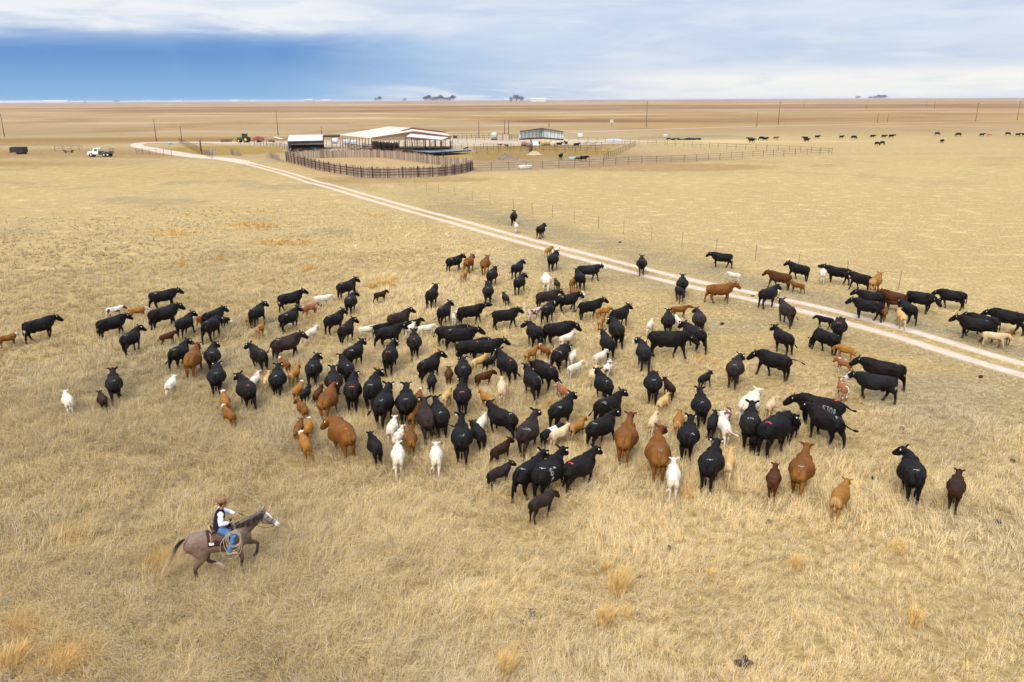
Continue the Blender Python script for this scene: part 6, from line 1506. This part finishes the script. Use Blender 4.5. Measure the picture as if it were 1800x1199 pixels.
# ---- rider
rd = hobj('person', (0, 0, 0), 'rider in brown hat, dark vest, white shirt and blue jeans on the roan horse', 'person')
skin = simple('tanned_skin', (.36, .17, .11), .6, var=.1, scale=14)
mb = MB()
NB, HC = (0, .17, 2.06), (0, .225, 2.235)
mb.add(*loft([(0, .05, 1.50, .17, .12), (0, .05, 1.62, .165, .12), (0, .07, 1.74, .145, .105), (0, .11, 1.88, .165, .11), (0, .14, 1.98, .175, .105), (0, .15, 2.04, .12, .07), (0, .165, 2.08, .06, .06)], 14, hint=(0, 1, 0)))
mb.add(*loft([(0, .16, 2.05, .058, .06), (0, .185, 2.13, .056, .06), (0, .20, 2.17, .055, .06)], 10))
mb.add(*ellipsoid(HC, (.076, .095, .115), 14, 10)); mb.add(*ellipsoid((0, .27, 2.185), (.05, .05, .05))); mb.add(*ellipsoid((0, .322, 2.225), (.014, .020, .022))); mb.add(*ellipsoid((0, .300, 2.255), (.05, .02, .012)))
for sg in (-1, 1): mb.add(*ellipsoid((sg*.078, .215, 2.225), (.012, .022, .032)))
mb.add(*ellipsoid((0, .307, 2.175), (.026, .014, .010)))
ARM = {1: [(.185, .13, 2.00), (.295, .09, 1.78), (.17, .315, 1.715)], -1: [(-.185, .15, 2.00), (-.26, .33, 1.86), (-.13, .53, 1.80)]}
for sg, (a_, e_, w_) in ARM.items():
    mb.add(*loft([(a_[0]*.8, a_[1], a_[2], .06, .06), (*a_, .056, .056), (*Vector(a_).lerp(Vector(e_), .5), .048, .05), (*e_, .042, .043), (*Vector(e_).lerp(Vector(w_), .35), .04, .042), (*w_, .026, .030)], 10))
    W = Vector(w_); d = (W-Vector(e_)).normalized(); sx_ = d.cross(Vector((0, 0, 1))).normalized(); uz = sx_.cross(d)
    pc = W+d*.055; mb.add(*loft([(*(W), .024, .02), (*(W+d*.03), .034, .018), (*(W+d*.085), .038, .017)], 10))
    for f_ in range(4):      # four fingers of different length curled round the rein or horn
        b0 = W+d*.078+sx_*(.027-.018*f_); ln = (.030, .034, .032, .025)[f_]
        p1 = b0+d*ln; p2 = p1-uz*ln*.95+d*.006; p3 = p2-uz*ln*.35-d*ln*.75
        mb.add(*loft([(*b0, .0095, .0095), (*p1, .009, .009), (*p2, .0085, .0085), (*p3, .0065, .0065)], 7))
    th = sx_*(-.034 if sg > 0 else .034)
    mb.add(*loft([(*(W+d*.025+th*.7), .012, .012), (*(W+d*.055+th*1.25-uz*.012), .0105, .0105), (*(W+d*.085+th*.9-uz*.03), .008, .008)], 7))
LEG = {}
for sg in (-1, 1):
    hip, kn, an, toe = Vector((sg*.12, .06, 1.55)), Vector((sg*.345, .39, 1.36)), Vector((sg*.365, .22, .93)), Vector((sg*.385, .42, .84)); LEG[sg] = (hip, kn, an, toe)
    mb.add(*loft([(*hip, .10, .10), (*hip.lerp(kn, .5), .082, .085), (*kn, .058, .06), (*kn.lerp(an, .35), .056, .06), (*an, .036, .04)], 12))
    mb.add(*loft([(*(an-Vector((0, .045, .02))), .035, .045), (*(an+Vector((0, .02, -.04))), .038, .045), (*(an.lerp(toe, .6)), .04, .032), (*toe, .033, .02)], 10))
me = remesh(mb, .0085, 2, 'rider_body'); v = verts(me)
eyes = np.zeros(len(v))
for sg in (-1, 1): eyes = np.maximum(eyes, (np.linalg.norm(v-np.array((sg*.030, .312, 2.238)), axis=1) < .014).astype(float))
hair = ((v[:, 2] > 2.19) & (v[:, 1] < .235) & (np.abs(v[:, 0]) < .09) & ~((np.abs(v[:, 0]) > .074) & (v[:, 1] > .19))).astype(float)
cattr(me, 'm1', np.stack([eyes, hair, eyes*0, eyes*0], 1))
t = skin.node_tree; b = t.nodes['Principled BSDF']; src = b.inputs['Base Color'].links[0].from_socket
m1 = N(t, 'ShaderNodeAttribute', attribute_name='m1'); s3 = N(t, 'ShaderNodeSeparateColor'); L(t, m1.outputs['Color'], s3.inputs[0])
c = mix_(t, s3.outputs[0], src, (.02, .015, .015)); c = mix_(t, s3.outputs[1], c, (.04, .03, .025)); L(t, c, b.inputs['Base Color'])
link('body', me, skin, rd)
def cloth(name, c, **k): return simple(name, c, .9, spec=.1, var=k.get('var', .12), scale=k.get('scale', 9), bump=.5)
shirtm, vestm, jeanm, bootm, hatm = cloth('white_cotton', (.78, .79, .82)), cloth('navy_wool', (.016, .014, .028)), cloth('blue_denim', (.075, .17, .34), var=.25, scale=14), cloth('pale_boot_leather', (.42, .31, .20)), cloth('tan_felt', (.24, .13, .075), var=.2)
mb = MB()
for sg, (a_, e_, w_) in ARM.items():
    a_, e_, w_ = Vector(a_), Vector(e_), Vector(w_); w2 = e_.lerp(w_, .94)
    mb.add(*loft([(a_.x*.62, a_.y, a_.z-.01, .085, .085), (*a_, .082, .085), (*a_.lerp(e_, .35), .076, .082), (*a_.lerp(e_, .7), .068, .076), (*e_, .063, .068), (*e_.lerp(w_, .4), .06, .066), (*e_.lerp(w_, .75), .05, .054), (*w2, .040, .042)], 12))
mb.add(*loft([(0, .06, 1.60, .165, .125), (0, .075, 1.74, .155, .118), (0, .11, 1.88, .175, .122), (0, .14, 1.98, .18, .115), (0, .15, 2.04, .115, .08), (0, .165, 2.095, .066, .066)], 16, hint=(0, 1, 0)))
sm = remesh(mb, .011, 3, 'shirt'); link('shirt', sm, shirtm, rd)
mb = MB(); mb.add(*loft([(0, .045, 1.50, .195, .15), (0, .05, 1.60, .188, .15), (0, .07, 1.74, .178, .142), (0, .105, 1.86, .192, .145), (0, .13, 1.95, .180, .138), (0, .14, 2.02, .145, .115), (0, .155, 2.075, .088, .085), (0, .165, 2.11, .078, .08)], 18, hint=(0, 1, 0)))
link('vest', remesh(mb, .012, 2, 'vest'), vestm, rd)
mb = MB()
mb.add(*ellipsoid((0, .05, 1.55), (.175, .15, .11)))
for sg in (-1, 1):
    hip, kn, an, toe = LEG[sg]
    mb.add(*loft([(*hip, .125, .125), (*hip.lerp(kn, .45), .105, .108), (*hip.lerp(kn, .8), .085, .09), (*kn, .078, .082), (*kn.lerp(an, .35), .074, .082), (*kn.lerp(an, .75), .07, .08), (*kn.lerp(an, 1.0), .074, .086)], 14))
link('jeans', remesh(mb, .012, 2, 'jeans'), jeanm, rd)
for sg in (-1, 1):
    hip, kn, an, toe = LEG[sg]; mb = MB()
    mb.add(*loft([(*(an+Vector((0, -.01, .06))), .052, .06), (*(an+Vector((0, -.01, -.02))), .046, .058), (*(an+Vector((0, .0, -.07))), .046, .062)], 12))
    mb.add(*loft([(*(an+Vector((0, -.06, -.06))), .038, .04), (*(an+Vector((0, .03, -.06))), .046, .048), (*an.lerp(toe, .7), .05, .036), (*toe, .042, .026), (*(toe+Vector((0, .04, -.004))), .02, .014)], 12))
    link('boot', remesh(mb, .009, 2, 'boot'), bootm, rd)
# hat: curled brim and creased crown
mb = MB(); rings = []; HB = Vector((0, .215, 2.30)); nn = 36
prof = [(.215, .0), (.215, .012), (.165, .0), (.125, .004), (.105, .018), (.100, .07), (.092, .115), (.070, .135), (.035, .122), (.004, .112)]
for r_, z_ in prof:
    for k in range(nn):
        a_ = 2*math.pi*k/nn; cx_, sy_ = math.cos(a_), math.sin(a_)
        x = r_*cx_*(.90 if r_ > .12 else .84); y = r_*sy_*1.10; z = z_
        if r_ > .12: z += .075*((r_-.12)/.095)*abs(cx_)**2.0 - .028*((r_-.12)/.095)*abs(sy_)**2
        if z_ > .1: z += -.028*math.exp(-(x/.03)**2)+.008*sy_
        rings.append(HB+Vector((x, y, z+0)))
mb.v = [tuple(p) for p in rings]
for j in range(len(prof)-1):
    for k in range(nn): k2 = (k+1) % nn; mb.f.append((j*nn+k, j*nn+k2, (j+1)*nn+k2, (j+1)*nn+k))
mb.f.append(tuple((len(prof)-1)*nn+k for k in range(nn)))
ht = mb.build('hat', hatm, rd, True)
sol = ht.modifiers.new('s', 'SOLIDIFY'); sol.thickness = .006
mb = MB(); mb.add(*loft([(HB.x, HB.y, HB.z+.012, .100, .124), (HB.x, HB.y, HB.z+.034, .098, .121)], 28, hint=(0, 1, 0))); 
link('hat_band', mb.mesh('hat_band', True), leatherd, ht)

# ================================================================ HAZE
mb = MB(); mb.box((0, 0, 11), (64000, 64000, 24))
hz_ = mb.mesh('haze'); mh = bpy.data.materials.new('haze'); mh.use_nodes = True; t = mh.node_tree; t.nodes.clear()
pv = N(t, 'ShaderNodeVolumePrincipled'); pv.inputs['Color'].default_value = (.86, .90, .96, 1); pv.inputs['Density'].default_value = 5e-5; pv.inputs['Anisotropy'].default_value = .2
om_ = N(t, 'ShaderNodeOutputMaterial'); L(t, pv.outputs[0], om_.inputs['Volume'])
tag(link('haze', hz_, mh), 'thin pale air haze over the far prairie', kind='stuff')
sc.cycles.volume_max_steps = 64; sc.cycles.volume_bounces = 0
